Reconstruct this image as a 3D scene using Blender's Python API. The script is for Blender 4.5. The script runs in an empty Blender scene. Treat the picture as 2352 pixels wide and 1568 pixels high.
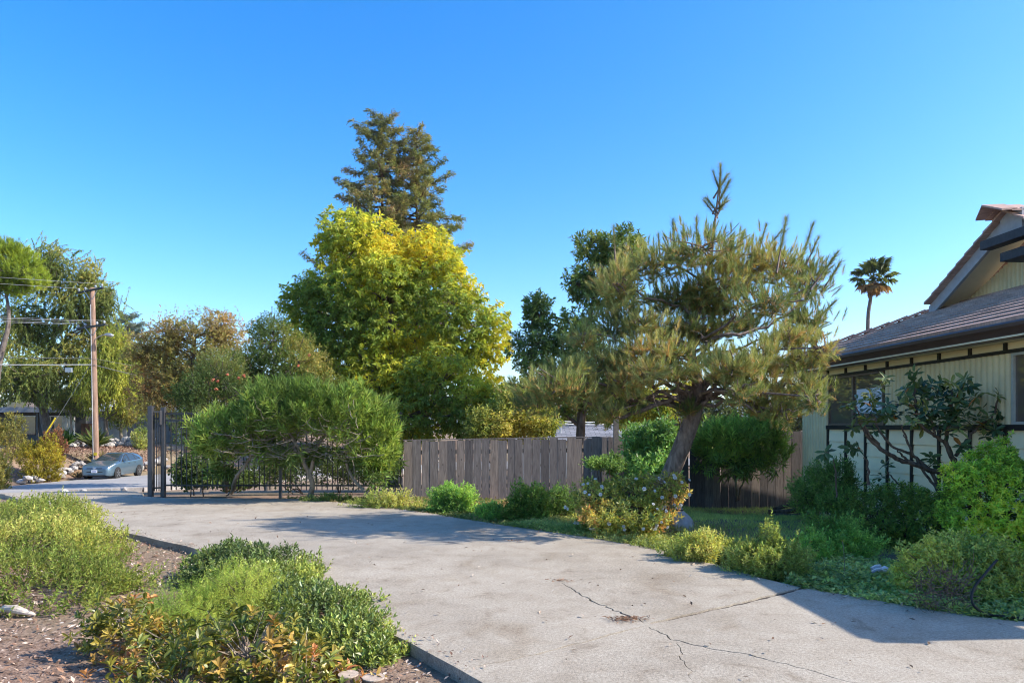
import bpy, math, random
import numpy as np
from mathutils import Vector, Matrix
from mathutils.geometry import delaunay_2d_cdt

random.seed(11)
rng = np.random.default_rng(11)
SC = bpy.context.scene
COL = SC.collection
R = math.radians

# ---------------------------------------------------------------- camera
EYE = 1.5
cam = bpy.data.cameras.new('camera')
cam.lens = 24.0
cam.sensor_width = 36.0
cam.shift_y = 196.0 / 2352.0
cam.clip_start = 0.05
cam.clip_end = 20000
camo = bpy.data.objects.new('camera', cam)
COL.objects.link(camo)
camo.location = (0, 0, EYE)
camo.rotation_euler = (R(90), 0, 0)
SC.camera = camo

# ---------------------------------------------------------------- sun and sky
SUN_EL, SUN_AZ = R(36.5), R(97)          # azimuth measured from +Y (view direction) towards +X
sun_dir = Vector((math.sin(SUN_AZ) * math.cos(SUN_EL), math.cos(SUN_AZ) * math.cos(SUN_EL), math.sin(SUN_EL)))
sl = bpy.data.lights.new('sun', 'SUN')
sl.energy = 3.8
sl.angle = R(0.5)
sl.color = (1.0, 0.925, 0.82)
so = bpy.data.objects.new('sun', sl)
COL.objects.link(so)
so.location = (20, -3, 18)
so.rotation_euler = sun_dir.to_track_quat('Z', 'Y').to_euler()

W = bpy.data.worlds.new('World')
SC.world = W
W.use_nodes = True
wn, wl = W.node_tree.nodes, W.node_tree.links
wn.clear()
wo = wn.new('ShaderNodeOutputWorld')
bg = wn.new('ShaderNodeBackground')
bg.inputs['Strength'].default_value = 0.148
sky = wn.new('ShaderNodeTexSky')
sky.sky_type = 'NISHITA'
sky.sun_disc = False
sky.sun_elevation = SUN_EL
sky.sun_rotation = SUN_AZ
sky.altitude = 0
sky.air_density = 1.0
sky.dust_density = 0.9
sky.ozone_density = 3.0
hs = wn.new('ShaderNodeHueSaturation')
hs.inputs['Saturation'].default_value = 1.42
hs.inputs['Hue'].default_value = 0.505
wl.new(sky.outputs[0], hs.inputs['Color'])
wl.new(hs.outputs[0], bg.inputs['Color'])
wl.new(bg.outputs[0], wo.inputs['Surface'])

SC.view_settings.view_transform = 'Standard'
SC.view_settings.look = 'None'
SC.view_settings.gamma = 1.0
SC.view_settings.use_curve_mapping = False
SC.view_settings.exposure = 1.2
SC.cycles.max_bounces = 7
SC.cycles.diffuse_bounces = 4
SC.cycles.glossy_bounces = 3
SC.cycles.transmission_bounces = 4
SC.cycles.transparent_max_bounces = 6
SC.cycles.use_denoising = True
SC.cycles.filter_width = 1.1
SC.cycles.sample_clamp_indirect = 6.0

# ---------------------------------------------------------------- geometry helpers
FPX, CU, HV = 1568.0, 1176.0, 980.0


def P(u, v, d):
    """a point seen at (u, v) of the 2352 x 1568 photograph, d metres deep"""
    return np.array([(u - CU) / FPX * d, d, EYE - (v - HV) / FPX * d])


def G(u, v, z=0.0):
    d = FPX * (EYE - z) / (v - HV)
    return np.array([(u - CU) / FPX * d, d, z])


def nrm(a):
    a = np.asarray(a, float)
    n = np.linalg.norm(a, axis=-1, keepdims=True)
    return a / np.maximum(n, 1e-9)


def tag(o, label=None, cat=None, group=None, kind=None):
    if label: o['label'] = label
    if cat: o['category'] = cat
    if group: o['group'] = group
    if kind: o['kind'] = kind
    return o


def empty(name, loc, rz=0.0):
    o = bpy.data.objects.new(name, None)
    o.empty_display_size = 0.2
    o.location = [float(c) for c in loc]
    o.rotation_euler = (0, 0, rz)
    COL.objects.link(o)
    return o


class MB:
    """collects vertices, triangles and quads (with a colour per vertex) into one mesh"""
    def __init__(self):
        self.v, self.c, self.t, self.q, self.n = [], [], [], [], 0

    def add(self, v, faces, col=None):
        v = np.asarray(v, float).reshape(-1, 3)
        if len(v) == 0: return self
        f = np.asarray(faces, int)
        (self.t if f.shape[1] == 3 else self.q).append(f + self.n)
        if col is None: col = (0.5, 0.5, 0.5)
        c = np.asarray(col, float)
        if c.ndim == 1: c = np.tile(c, (len(v), 1))
        self.v.append(v); self.c.append(c); self.n += len(v)
        return self

    def box(self, lo, hi, col=None):
        x0, y0, z0 = lo; x1, y1, z1 = hi
        v = [(x0, y0, z0), (x1, y0, z0), (x1, y1, z0), (x0, y1, z0), (x0, y0, z1), (x1, y0, z1), (x1, y1, z1), (x0, y1, z1)]
        return self.add(v, [(0, 3, 2, 1), (4, 5, 6, 7), (0, 1, 5, 4), (1, 2, 6, 5), (2, 3, 7, 6), (3, 0, 4, 7)], col)

    def bar(self, a, b, w, h, up=(0, 0, 1), col=None):
        """a square bar from a to b: w across, h along up"""
        a, b = np.asarray(a, float), np.asarray(b, float)
        t = nrm(b - a); s = np.cross(t, up)
        if np.linalg.norm(s) < 1e-6: s = np.cross(t, (0, 1, 0))
        s = nrm(s); n = np.cross(s, t)
        v = []
        for p in (a, b):
            for sx, sy in ((-1, -1), (1, -1), (1, 1), (-1, 1)):
                v.append(p + s * sx * w / 2 + n * sy * h / 2)
        return self.add(v, [(0, 1, 2, 3), (7, 6, 5, 4), (0, 4, 5, 1), (1, 5, 6, 2), (2, 6, 7, 3), (3, 7, 4, 0)], col)

    def tube(self, pts, rad, sides=6, col=None, cap=True):
        pts = np.asarray(pts, float)
        n = len(pts)
        rad = np.broadcast_to(np.asarray(rad, float), (n,))
        t = np.gradient(pts, axis=0); t = nrm(t)
        ref = np.array([0.31, 0.95, 0.05]) if abs(t[0, 2]) > 0.7 else np.array([0, 0, 1.0])
        e1 = nrm(np.cross(t, ref)); e2 = np.cross(t, e1)
        a = np.arange(sides) * 2 * math.pi / sides
        v = pts[:, None, :] + rad[:, None, None] * (e1[:, None, :] * np.cos(a)[None, :, None] + e2[:, None, :] * np.sin(a)[None, :, None])
        i = np.arange(n - 1)[:, None] * sides; j = np.arange(sides)[None, :]; k = (j + 1) % sides
        f = np.stack([i + j, i + k, i + k + sides, i + j + sides], -1).reshape(-1, 4)
        vv = v.reshape(-1, 3)
        self.add(vv, f, col)
        if cap and sides >= 3:
            base = self.n - len(vv)
            for ring in (0, n - 1):
                idx = [base + ring * sides + q for q in range(sides)]
                self.t.append(np.array([(idx[0], idx[q], idx[q + 1]) for q in range(1, sides - 1)]))
        return self

    def build(self, name, mat, parent=None, smooth=False, local=False, origin=None):
        v = np.concatenate(self.v); c = np.concatenate(self.c)
        if parent is not None and not local:
            v = v - np.array(parent_loc(parent))
        elif parent is None and origin is not None:
            v = v - np.asarray(origin, float)
        me = bpy.data.meshes.new(name)
        t = np.concatenate(self.t) if self.t else np.zeros((0, 3), int)
        q = np.concatenate(self.q) if self.q else np.zeros((0, 4), int)
        me.vertices.add(len(v)); me.vertices.foreach_set('co', v.astype(np.float32).ravel())
        nl = len(t) * 3 + len(q) * 4
        me.loops.add(nl)
        me.loops.foreach_set('vertex_index', np.concatenate([t.ravel(), q.ravel()]).astype(np.int32))
        me.polygons.add(len(t) + len(q))
        ls = np.concatenate([np.arange(len(t)) * 3, len(t) * 3 + np.arange(len(q)) * 4]).astype(np.int32)
        me.polygons.foreach_set('loop_start', ls)
        me.update(calc_edges=True)
        me.polygons.foreach_set('use_smooth', np.full(len(t) + len(q), bool(smooth)))
        at = me.attributes.new('col', 'FLOAT_COLOR', 'POINT')
        at.data.foreach_set('color', np.concatenate([c, np.ones((len(c), 1))], 1).astype(np.float32).ravel())
        me.materials.append(mat)
        o = bpy.data.objects.new(name, me)
        COL.objects.link(o)
        if parent is not None: o.parent = parent
        elif origin is not None: o.location = [float(x) for x in origin]
        return o


def parent_loc(p):
    l = np.array(p.location)
    while p.parent is not None:
        p = p.parent; l = l + np.array(p.location)
    return l


def shared(name, mesh, parent, loc, rot=None, scale=None, mat4=None):
    o = bpy.data.objects.new(name, mesh)
    COL.objects.link(o)
    if parent is not None: o.parent = parent
    if mat4 is not None: o.matrix_local = mat4
    else:
        o.location = [float(x) for x in loc]
        if rot is not None: o.rotation_euler = rot
        if scale is not None: o.scale = scale
    return o


def bez(p0, p1, p2, n=6):
    t = np.linspace(0, 1, n)[:, None]
    return (1 - t) ** 2 * np.asarray(p0) + 2 * t * (1 - t) * np.asarray(p1) + t * t * np.asarray(p2)


def wob(pts, amp):
    pts = np.array(pts, float)
    pts[1:-1] += rng.normal(0, amp, (len(pts) - 2, 3))
    return pts


def smooth_path(pts, n=24):
    """Catmull-Rom through the points"""
    p = np.asarray(pts, float)
    p = np.vstack([2 * p[0] - p[1], p, 2 * p[-1] - p[-2]])
    out = []
    m = len(p) - 3
    for x in np.linspace(0, m - 1e-6, n):
        i = int(x); t = x - i
        a, b, c, d = p[i], p[i + 1], p[i + 2], p[i + 3]
        out.append(0.5 * ((2 * b) + (-a + c) * t + (2 * a - 5 * b + 4 * c - d) * t * t + (-a + 3 * b - 3 * c + d) * t ** 3))
    return np.array(out)


# ---------------------------------------------------------------- materials
def new_mat(name):
    m = bpy.data.materials.new(name)
    m.use_nodes = True
    nt = m.node_tree
    b = nt.nodes['Principled BSDF']
    return m, nt, b


def N(nt, typ, **kw):
    n = nt.nodes.new(typ)
    for k, v in kw.items():
        if k in n.inputs: n.inputs[k].default_value = v
        else: setattr(n, k, v)
    return n


def ramp(nt, fac, stops):
    r = nt.nodes.new('ShaderNodeValToRGB')
    el = r.color_ramp.elements
    while len(el) < len(stops): el.new(0.5)
    for e, (p, c) in zip(el, stops):
        e.position = p; e.color = (*c, 1)
    nt.links.new(fac, r.inputs[0])
    return r.outputs[0]


def mixc(nt, fac, a, b, blend='MIX'):
    m = nt.nodes.new('ShaderNodeMix')
    m.data_type = 'RGBA'; m.blend_type = blend
    for s, x in ((0, fac), (6, a), (7, b)):
        if isinstance(x, (int, float)): m.inputs[s].default_value = x
        elif isinstance(x, tuple): m.inputs[s].default_value = (*x, 1)
        else: nt.links.new(x, m.inputs[s])
    return m.outputs[2]


def coords(nt, scale=(1, 1, 1), world=False, rot=(0, 0, 0)):
    if world:
        g = nt.nodes.new('ShaderNodeNewGeometry').outputs['Position']
    else:
        g = nt.nodes.new('ShaderNodeTexCoord').outputs['Object']
    mp = nt.nodes.new('ShaderNodeMapping')
    mp.inputs['Scale'].default_value = scale
    mp.inputs['Rotation'].default_value = rot
    nt.links.new(g, mp.inputs['Vector'])
    return mp.outputs[0]


def noise(nt, vec, scale, detail=6, rough=0.6, dist=0.0):
    n = N(nt, 'ShaderNodeTexNoise', Scale=scale, Detail=detail, Roughness=rough, Distortion=dist)
    nt.links.new(vec, n.inputs['Vector'])
    return n.outputs['Fac']


def bump(nt, b, h, strength=0.3, dist=0.02):
    n = nt.nodes.new('ShaderNodeBump')
    n.inputs['Strength'].default_value = strength
    n.inputs['Distance'].default_value = dist
    nt.links.new(h, n.inputs['Height'])
    nt.links.new(n.outputs[0], b.inputs['Normal'])


def plain(name, col, rough=0.6, metal=0.0, var=0.15, scale=6.0, spec=0.4, bmp=0.0, rand=0.0):
    """a paint, metal or timber with a little mottling and, if asked, a shift from piece to piece"""
    m, nt, b = new_mat(name)
    v = coords(nt)
    f = noise(nt, v, scale)
    lo = tuple(c * (1 - var) for c in col); hi = tuple(min(1, c * (1 + var)) for c in col)
    c = ramp(nt, f, [(0.3, lo), (0.7, hi)])
    if rand > 0:
        oi = nt.nodes.new('ShaderNodeObjectInfo')
        rr = ramp(nt, oi.outputs['Random'], [(0, (1 - rand,) * 3), (1, (1 + rand,) * 3)])
        c = mixc(nt, 1.0, c, rr, 'MULTIPLY')
    nt.links.new(c, b.inputs['Base Color'])
    b.inputs['Roughness'].default_value = rough
    b.inputs['Metallic'].default_value = metal
    b.inputs['Specular IOR Level'].default_value = spec
    if bmp > 0: bump(nt, b, noise(nt, v, scale * 5), bmp, 0.01)
    return m


def leaf_mat(name, rough=0.42, trans=0.34, spec=0.45, tint=(1.2, 1.12, 0.6)):
    """leaf colour comes from the leaf itself (attribute col); light also passes through"""
    m, nt, b = new_mat(name)
    a = nt.nodes.new('ShaderNodeAttribute'); a.attribute_name = 'col'
    nt.links.new(a.outputs['Color'], b.inputs['Base Color'])
    b.inputs['Roughness'].default_value = rough
    b.inputs['Specular IOR Level'].default_value = spec
    tr = nt.nodes.new('ShaderNodeBsdfTranslucent')
    tc = mixc(nt, 1.0, a.outputs['Color'], tint, 'MULTIPLY')
    nt.links.new(tc, tr.inputs['Color'])
    mx = nt.nodes.new('ShaderNodeMixShader')
    mx.inputs[0].default_value = trans
    nt.links.new(b.outputs[0], mx.inputs[1]); nt.links.new(tr.outputs[0], mx.inputs[2])
    nt.links.new(mx.outputs[0], nt.nodes['Material Output'].inputs['Surface'])
    return m


def attr_mat(name, rough=0.8, spec=0.2, scale=30, var=0.25, bmp=0.0):
    m, nt, b = new_mat(name)
    a = nt.nodes.new('ShaderNodeAttribute'); a.attribute_name = 'col'
    f = noise(nt, coords(nt, world=True), scale, 3)
    r = ramp(nt, f, [(0.3, (1 - var,) * 3), (0.7, (1 + var,) * 3)])
    nt.links.new(mixc(nt, 1.0, a.outputs['Color'], r, 'MULTIPLY'), b.inputs['Base Color'])
    b.inputs['Roughness'].default_value = rough
    b.inputs['Specular IOR Level'].default_value = spec
    if bmp: bump(nt, b, f, bmp, 0.02)
    return m


def bark_mat(name, c0, c1, scale=14, stretch=0.18, bmp=0.8):
    m, nt, b = new_mat(name)
    v = coords(nt, (1, 1, stretch), world=True)
    f = noise(nt, v, scale, 8, 0.65, 0.6)
    nt.links.new(ramp(nt, f, [(0.32, c0), (0.68, c1)]), b.inputs['Base Color'])
    b.inputs['Roughness'].default_value = 0.9
    b.inputs['Specular IOR Level'].default_value = 0.15
    bump(nt, b, f, bmp, 0.03)
    return m


M = {}
M['leaf'] = leaf_mat('leaf_matte', 0.55, 0.48, 0.2)
M['leaf_gloss'] = leaf_mat('leaf_glossy', 0.36, 0.28, 0.4)
M['needle'] = leaf_mat('needle', 0.5, 0.38, 0.22, (1.15, 1.1, 0.65))
M['petal'] = leaf_mat('petal', 0.6, 0.4, 0.3, (1, 1, 0.95))
M['litter'] = attr_mat('litter', 0.85, 0.15, 40, 0.2)
M['bark_grey'] = bark_mat('bark_grey', (0.07, 0.055, 0.045), (0.24, 0.2, 0.17))
M['bark_pine'] = bark_mat('bark_pine', (0.085, 0.06, 0.05), (0.32, 0.245, 0.205), 16, 0.3, 1.0)
M['bark_pale'] = bark_mat('bark_pale', (0.14, 0.11, 0.08), (0.36, 0.3, 0.23), 20, 0.25, 0.4)
M['bark_brown'] = bark_mat('bark_brown', (0.06, 0.04, 0.028), (0.19, 0.13, 0.095), 20, 0.25, 0.5)
# ================================================================ terrain
FAR_EDGE = np.array([(-90, 18), (-60, 24), (-40, 28.5), (-30, 31.5), (-26.6, 34), (-25.4, 39), (-22.8, 43), (-17, 50), (-5, 58), (20, 66), (60, 74)], float)
NEAR_EDGE = np.array([(-90, 8), (-60, 14), (-40, 19), (-28, 25), (-20.4, 30.9), (-17.2, 32.4), (-13, 38), (-5, 47), (20, 55), (60, 63)], float)


def pl_dist(x, y, pl):
    """distance to a polyline and the side (+ = left of its direction, i.e. beyond it)"""
    best = np.full(x.shape, 1e9); side = np.zeros(x.shape)
    for a, b in zip(pl[:-1], pl[1:]):
        d = b - a; L2 = d @ d
        t = np.clip(((x - a[0]) * d[0] + (y - a[1]) * d[1]) / L2, 0, 1)
        dx, dy = x - (a[0] + t * d[0]), y - (a[1] + t * d[1])
        q = np.hypot(dx, dy)
        s = np.sign(d[0] * (y - a[1]) - d[1] * (x - a[0]))
        m = q < best
        best = np.where(m, q, best); side = np.where(m, s, side)
    return best, side


def H(x, y):
    x = np.asarray(x, float); y = np.asarray(y, float)
    d1 = np.maximum(y - 15.3, 0)
    d2, s2 = pl_dist(x, y, NEAR_EDGE)
    t = np.where(s2 > 0, 1.0, d1 / (d1 + d2 + 1e-6))
    road = -1.5 + 0.02 * np.clip(x + 21, -12, 0)
    z = road * t
    d3, s3 = pl_dist(x, y, FAR_EDGE)
    sd = np.where(s3 > 0, d3, 0)
    k = np.clip((sd - 2.2) / 5.0, 0, 1)
    bank = 1.75 * k * k * (3 - 2 * k) + 0.02 * np.clip(sd - 8, 0, 60)
    sx_, sy_ = np.clip((x - 1.5) / 3, 0, 1), np.clip((y - 11) / 3, 0, 1)
    z = z - 0.27 * sx_ * sx_ * (3 - 2 * sx_) * sy_ * sy_ * (3 - 2 * sy_) * np.clip((30 - y) / 8, 0, 1)
    far = np.clip((np.hypot(x, y) - 120) / 400, 0, 1)
    return (z + bank) * (1 - far) + far * (-3.0)


def hz(x, y): return float(H(np.array([x]), np.array([y]))[0])


def ax(parts):
    out = []
    for a, b, s in parts: out.append(np.arange(a, b, s))
    return np.unique(np.concatenate(out))


gx = ax([(-4200, -400, 400), (-400, -100, 30), (-100, -40, 4), (-40, 14, 0.7), (14, 60, 3), (60, 400, 30), (400, 4201, 400)])
gy = ax([(-300, -30, 30), (-30, 1, 3), (1, 62, 0.7), (62, 130, 4), (130, 500, 30), (500, 4201, 400)])
X, Y = np.meshgrid(gx, gy)
Z = H(X, Y)
Z = Z - 0.085
ny, nx = X.shape
idx = np.arange(ny * nx).reshape(ny, nx)
q = np.stack([idx[:-1, :-1], idx[:-1, 1:], idx[1:, 1:], idx[1:, :-1]], -1).reshape(-1, 4)

m, nt, b = new_mat('earth')
v = coords(nt, world=True)
n1 = noise(nt, v, 0.35, 6); n2 = noise(nt, v, 9, 8, 0.7); n3 = noise(nt, v, 55, 4, 0.7)
c = ramp(nt, n2, [(0.28, (0.15, 0.095, 0.065)), (0.5, (0.28, 0.195, 0.145)), (0.75, (0.42, 0.32, 0.25))])
c2 = ramp(nt, n3, [(0.35, (0.55, 0.5, 0.48)), (0.65, (1.25, 1.2, 1.15))])
c = mixc(nt, 1.0, c, c2, 'MULTIPLY')
c = mixc(nt, ramp(nt, n1, [(0.42, (0, 0, 0)), (0.62, (1, 1, 1))]), c, (0.24, 0.19, 0.12))
nt.links.new(c, b.inputs['Base Color'])
b.inputs['Roughness'].default_value = 0.95
b.inputs['Specular IOR Level'].default_value = 0.1
bump(nt, b, n3, 0.6, 0.03)
M['earth'] = m
gm = MB().add(np.stack([X, Y, Z], -1).reshape(-1, 3), q)
ground = gm.build('ground', M['earth'], smooth=True)
tag(ground, 'brown earth under the planting and down to the street', None, None, 'structure')

# ---------------------------------------------------------------- road
m, nt, b = new_mat('asphalt')
v = coords(nt, world=True)
n1 = noise(nt, v, 0.5, 6); n2 = noise(nt, v, 40, 4, 0.7)
c = ramp(nt, n1, [(0.3, (0.25, 0.235, 0.22)), (0.7, (0.36, 0.34, 0.315))])
c = mixc(nt, 1.0, c, ramp(nt, n2, [(0.3, (0.8,) * 3), (0.7, (1.15,) * 3)]), 'MULTIPLY')
nt.links.new(c, b.inputs['Base Color'])
b.inputs['Roughness'].default_value = 0.9
bump(nt, b, n2, 0.3, 0.01)
M['asphalt'] = m


def resample(pl, n):
    d = np.r_[0, np.cumsum(np.linalg.norm(np.diff(pl, axis=0), axis=1))]
    s = np.linspace(0, d[-1], n)
    return np.stack([np.interp(s, d, pl[:, k]) for k in range(2)], 1)


fe, ne = resample(FAR_EDGE, 90), resample(NEAR_EDGE, 90)
rows = [ne + (fe - ne) * t for t in np.linspace(0, 1, 13)]
rp = np.stack(rows, 1)                       # 90 x 13 x 2
rz = H(rp[..., 0], rp[..., 1]) + 0.012
rv = np.concatenate([rp, rz[..., None]], -1).reshape(-1, 3)
ii = np.arange(90 * 13).reshape(90, 13)
rq = np.stack([ii[:-1, :-1], ii[1:, :-1], ii[1:, 1:], ii[:-1, 1:]], -1).reshape(-1, 4)
road = MB().add(rv, rq).build('road', M['asphalt'])
tag(road, 'grey asphalt street running past the gate', None, None, 'structure')
M['paint_white'] = plain('road_paint', (0.62, 0.6, 0.54), 0.7, var=0.25, scale=3)


def strip_along(pl, off, w, lift, name, mat, parent=None):
    pl = resample(pl, 140)
    t = np.gradient(pl, axis=0); t /= np.linalg.norm(t, axis=1)[:, None]
    nn = np.stack([-t[:, 1], t[:, 0]], 1)
    a, b_ = pl + nn * (off - w / 2), pl + nn * (off + w / 2)
    z = np.maximum(H(a[:, 0], a[:, 1]), H(b_[:, 0], b_[:, 1])) + lift
    v = np.concatenate([np.c_[a, z], np.c_[b_, z]])
    k = len(pl); i = np.arange(k - 1)
    return MB().add(v, np.stack([i, i + 1, i + 1 + k, i + k], -1)).build(name, mat, parent)


strip_along(FAR_EDGE, -0.35, 0.14, 0.03, 'edge_line', M['paint_white'], road)

# kerb on the near side of the street, of separate lengths
m = plain('kerb_concrete', (0.3, 0.27, 0.24), 0.9, var=0.3, scale=5, bmp=0.3, rand=0.12)
M['kerb'] = m
kp = resample(NEAR_EDGE[3:8], 26)
kerb = empty('kerb', (0, 0, 0))
tag(kerb, 'low broken concrete kerb along the near side of the street', None, None, 'structure')
for i in range(len(kp) - 1):
    a, b_ = kp[i], kp[i + 1]
    za, zb = hz(*a), hz(*b_)
    t = (b_ - a) / np.linalg.norm(b_ - a)
    MB().bar((*(a + t * 0.02), za + 0.02), (*(b_ - t * 0.03), zb + 0.02), 0.22, 0.26).build('kerb_stone', M['kerb'], kerb)

# ---------------------------------------------------------------- driveway: cast slabs with a joint and cracks
m, nt, b = new_mat('concrete')
v = coords(nt, world=True)
n1 = noise(nt, v, 0.55, 7, 0.62); n2 = noise(nt, v, 3.2, 7, 0.7, 0.6); n3 = noise(nt, v, 48, 5, 0.8); n4 = noise(nt, v, 150, 3, 0.7)
c = ramp(nt, n1, [(0.25, (0.27, 0.232, 0.18)), (0.5, (0.365, 0.318, 0.25)), (0.75, (0.43, 0.378, 0.3))])
c = mixc(nt, 1.0, c, ramp(nt, n2, [(0.28, (0.58, 0.53, 0.48)), (0.42, (0.9, 0.88, 0.86)), (0.6, (1.0,) * 3), (0.78, (1.16, 1.15, 1.14))]), 'MULTIPLY')
c = mixc(nt, 1.0, c, ramp(nt, n3, [(0.33, (0.62, 0.6, 0.58)), (0.5, (1.0,) * 3), (0.68, (1.28,) * 3)]), 'MULTIPLY')
c = mixc(nt, 1.0, c, ramp(nt, n4, [(0.3, (0.7,) * 3), (0.7, (1.3,) * 3)]), 'MULTIPLY')
n5 = noise(nt, v, 1.15, 5, 0.55, 0.8)
c = mixc(nt, 1.0, c, ramp(nt, n5, [(0.27, (0.78, 0.73, 0.68)), (0.34, (0.92, 0.9, 0.87)), (0.42, (1, 1, 1))]), 'MULTIPLY')
nt.links.new(c, b.inputs['Base Color'])
b.inputs['Roughness'].default_value = 0.88
b.inputs['Specular IOR Level'].default_value = 0.25
hh = nt.nodes.new('ShaderNodeMath'); hh.operation = 'ADD'
nt.links.new(n3, hh.inputs[0]); nt.links.new(n4, hh.inputs[1])
bump(nt, b, hh.outputs[0], 0.55, 0.006)
M['concrete'] = m

left = [G(1118, 1575), G(1040, 1530), G(990, 1500), (-0.95, 5.05, 0), (-1.45, 5.75, 0), (-2.2, 6.65, 0), (-3.1, 7.6, 0), G(425, 1252), G(330, 1232), G(240, 1212), (-7.8, 11.8, 0), (-9.85, 13.8, 0), (-13, 16.8, 0), (-18, 22, 0), (-23.5, 28.0, 0)]
right = [(-20.6, 30.6, 0), (-15, 25, 0), (-10.8, 19.5, 0), (-8.9, 16.4, 0), G(330, 1139), G(380, 1143), G(560, 1143), G(690, 1146), G(800, 1155), G(900, 1166), G(1000, 1180), G(1150, 1205), G(1250, 1218), G(1400, 1240), G(1530, 1264), G(1650, 1298), G(1750, 1326), G(1850, 1349), G(2000, 1376), G(2150, 1400), G(2300, 1422), (4.6, 5.0, 0), (8.0, 4.6, 0), (8.0, -3, 0), (1.0, -3, 0), (0.2, 2.5, 0)]
outline = np.array([p[:2] for p in left])
outline = np.vstack([outline, np.array([p[:2] for p in right])])


def densify(pl, step, closed=True, jit=0.0):
    out = []
    n = len(pl)
    for i in range(n if closed else n - 1):
        a, b_ = pl[i], pl[(i + 1) % n]
        k = max(1, int(np.linalg.norm(b_ - a) / step))
        for j in range(k):
            out.append(a + (b_ - a) * j / k + (rng.normal(0, jit, 2) if jit else 0))
    if not closed: out.append(pl[-1])
    return np.array(out)


def crack_poly(uv, w0, w1, step=0.05, jit=0.012):
    pts = np.array([G(*p)[:2] for p in uv])
    pts = densify(pts, step, False)
    pts[1:-1] += rng.normal(0, jit, (len(pts) - 2, 2))
    t = np.gradient(pts, axis=0); t /= np.linalg.norm(t, axis=1)[:, None]
    n_ = np.stack([-t[:, 1], t[:, 0]], 1)
    w = np.interp(np.linspace(0, 1, len(pts)), [0, 0.12, 0.88, 1], [w0 * 0.25, w0, w1, w1 * 0.3])[:, None] * rng.uniform(0.6, 1.3, (len(pts), 1))
    return np.vstack([pts + n_ * w / 2, (pts - n_ * w / 2)[::-1]])


outline = densify(outline, 0.25, True, 0.012)
cracks = [crack_poly([(1290, 1338), (1340, 1368), (1385, 1390), (1440, 1412), (1478, 1429)], 0.015, 0.022),
          crack_poly([(1490, 1438), (1540, 1468), (1610, 1482), (1700, 1498), (1850, 1535), (2010, 1580)], 0.016, 0.008),
          crack_poly([(1868, 1343), (1780, 1366), (1680, 1390), (1580, 1411), (1494, 1431)], 0.06, 0.05, 0.08, 0.005),
          crack_poly([(1478, 1437), (1400, 1456), (1300, 1484), (1180, 1512), (1060, 1538)], 0.02, 0.01, 0.08, 0.006),
          crack_poly([(1552, 1474), (1568, 1500), (1572, 1530), (1590, 1560)], 0.007, 0.005)]


def inside(px, py, poly):
    x0, y0 = poly[:, 0], poly[:, 1]
    x1, y1 = np.roll(x0, -1), np.roll(y0, -1)
    c = np.zeros(len(px), bool)
    for a, b_, cc, d in zip(x0, y0, x1, y1):
        if b_ == d: continue
        hit = ((b_ > py) != (d > py)) & (px < (cc - a) * (py - b_) / (d - b_) + a)
        c ^= hit
    return c


allv, alle = [], []
for poly in [outline] + cracks:
    s = len(allv); n = len(poly)
    allv += [Vector((float(a), float(b_))) for a, b_ in poly]
    alle += [(s + i, s + (i + 1) % n) for i in range(n)]
gxx, gyy = np.meshgrid(np.arange(-24, 8, 0.6), np.arange(-3, 31, 0.6))
gxx, gyy = gxx.ravel(), gyy.ravel()
keep = inside(gxx, gyy, outline)
allv += [Vector((float(a), float(b_))) for a, b_ in zip(gxx[keep], gyy[keep])]
res = delaunay_2d_cdt(allv, alle, [], 0, 1e-5)
cv = np.array([(p.x, p.y) for p in res[0]]); cf = np.array([list(f) for f in res[2]])
cen = cv[cf].mean(1)
ok = inside(cen[:, 0], cen[:, 1], outline)
for cp in cracks: ok &= ~inside(cen[:, 0], cen[:, 1], cp)
cf = cf[ok]
# slabs: pieces that hang together
par = list(range(len(cv)))
def find(i):
    while par[i] != i:
        par[i] = par[par[i]]; i = par[i]
    return i
for a, b_, c in cf:
    par[find(a)] = find(b_); par[find(b_)] = find(c)
lab = np.array([find(f[0]) for f in cf])
drive = empty('driveway', (0, 0, 0))
M['crack_dirt'] = plain('crack_dirt', (0.055, 0.042, 0.032), 0.95, var=0.4, scale=30)
for cp, nm_ in zip(cracks, ('crack_dirt', 'crack_dirt', 'joint_filler', 'joint_filler', 'crack_dirt')):
    k_ = len(cp) // 2
    v3 = np.c_[cp, np.full(len(cp), -0.014)]
    MB().add(v3, [(i_, i_ + 1, len(cp) - 2 - i_, len(cp) - 1 - i_) for i_ in range(k_ - 1)]).build(nm_, M['crack_dirt'], drive)
tag(drive, 'wide grey concrete driveway curving from the gate to the house', None, None, 'structure')
for k in np.unique(lab):
    f = cf[lab == k]
    if len(f) < 12: continue
    used, inv = np.unique(f, return_inverse=True)
    f = inv.reshape(-1, 3)
    p2 = cv[used]
    z = H(p2[:, 0], p2[:, 1]) + 0.004 * np.sin(p2[:, 0] * 1.3) * np.cos(p2[:, 1] * 0.9)
    top = np.c_[p2, z]
    a2 = top[f]
    flip = np.cross(a2[:, 1] - a2[:, 0], a2[:, 2] - a2[:, 0])[:, 2] < 0
    f[flip] = f[flip][:, ::-1]
    e = np.concatenate([f[:, [0, 1]], f[:, [1, 2]], f[:, [2, 0]]])
    es = {(a, b_) for a, b_ in e.tolist()}
    bd = np.array([(a, b_) for a, b_ in es if (b_, a) not in es])
    bot = top.copy(); bot[:, 2] -= 0.12
    n = len(top)
    sb = MB().add(np.vstack([top, bot]), np.stack([bd[:, 1], bd[:, 0], bd[:, 0] + n, bd[:, 1] + n], -1))
    sb.t.append(f)
    sb.build('concrete_slab', M['concrete'], drive)
# ================================================================ the house on the right
TH = math.atan(0.0625)


def hb(a, y):
    """local b of a point whose local a and world depth y are given"""
    return (y - a * math.sin(TH)) / math.cos(TH)


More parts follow.
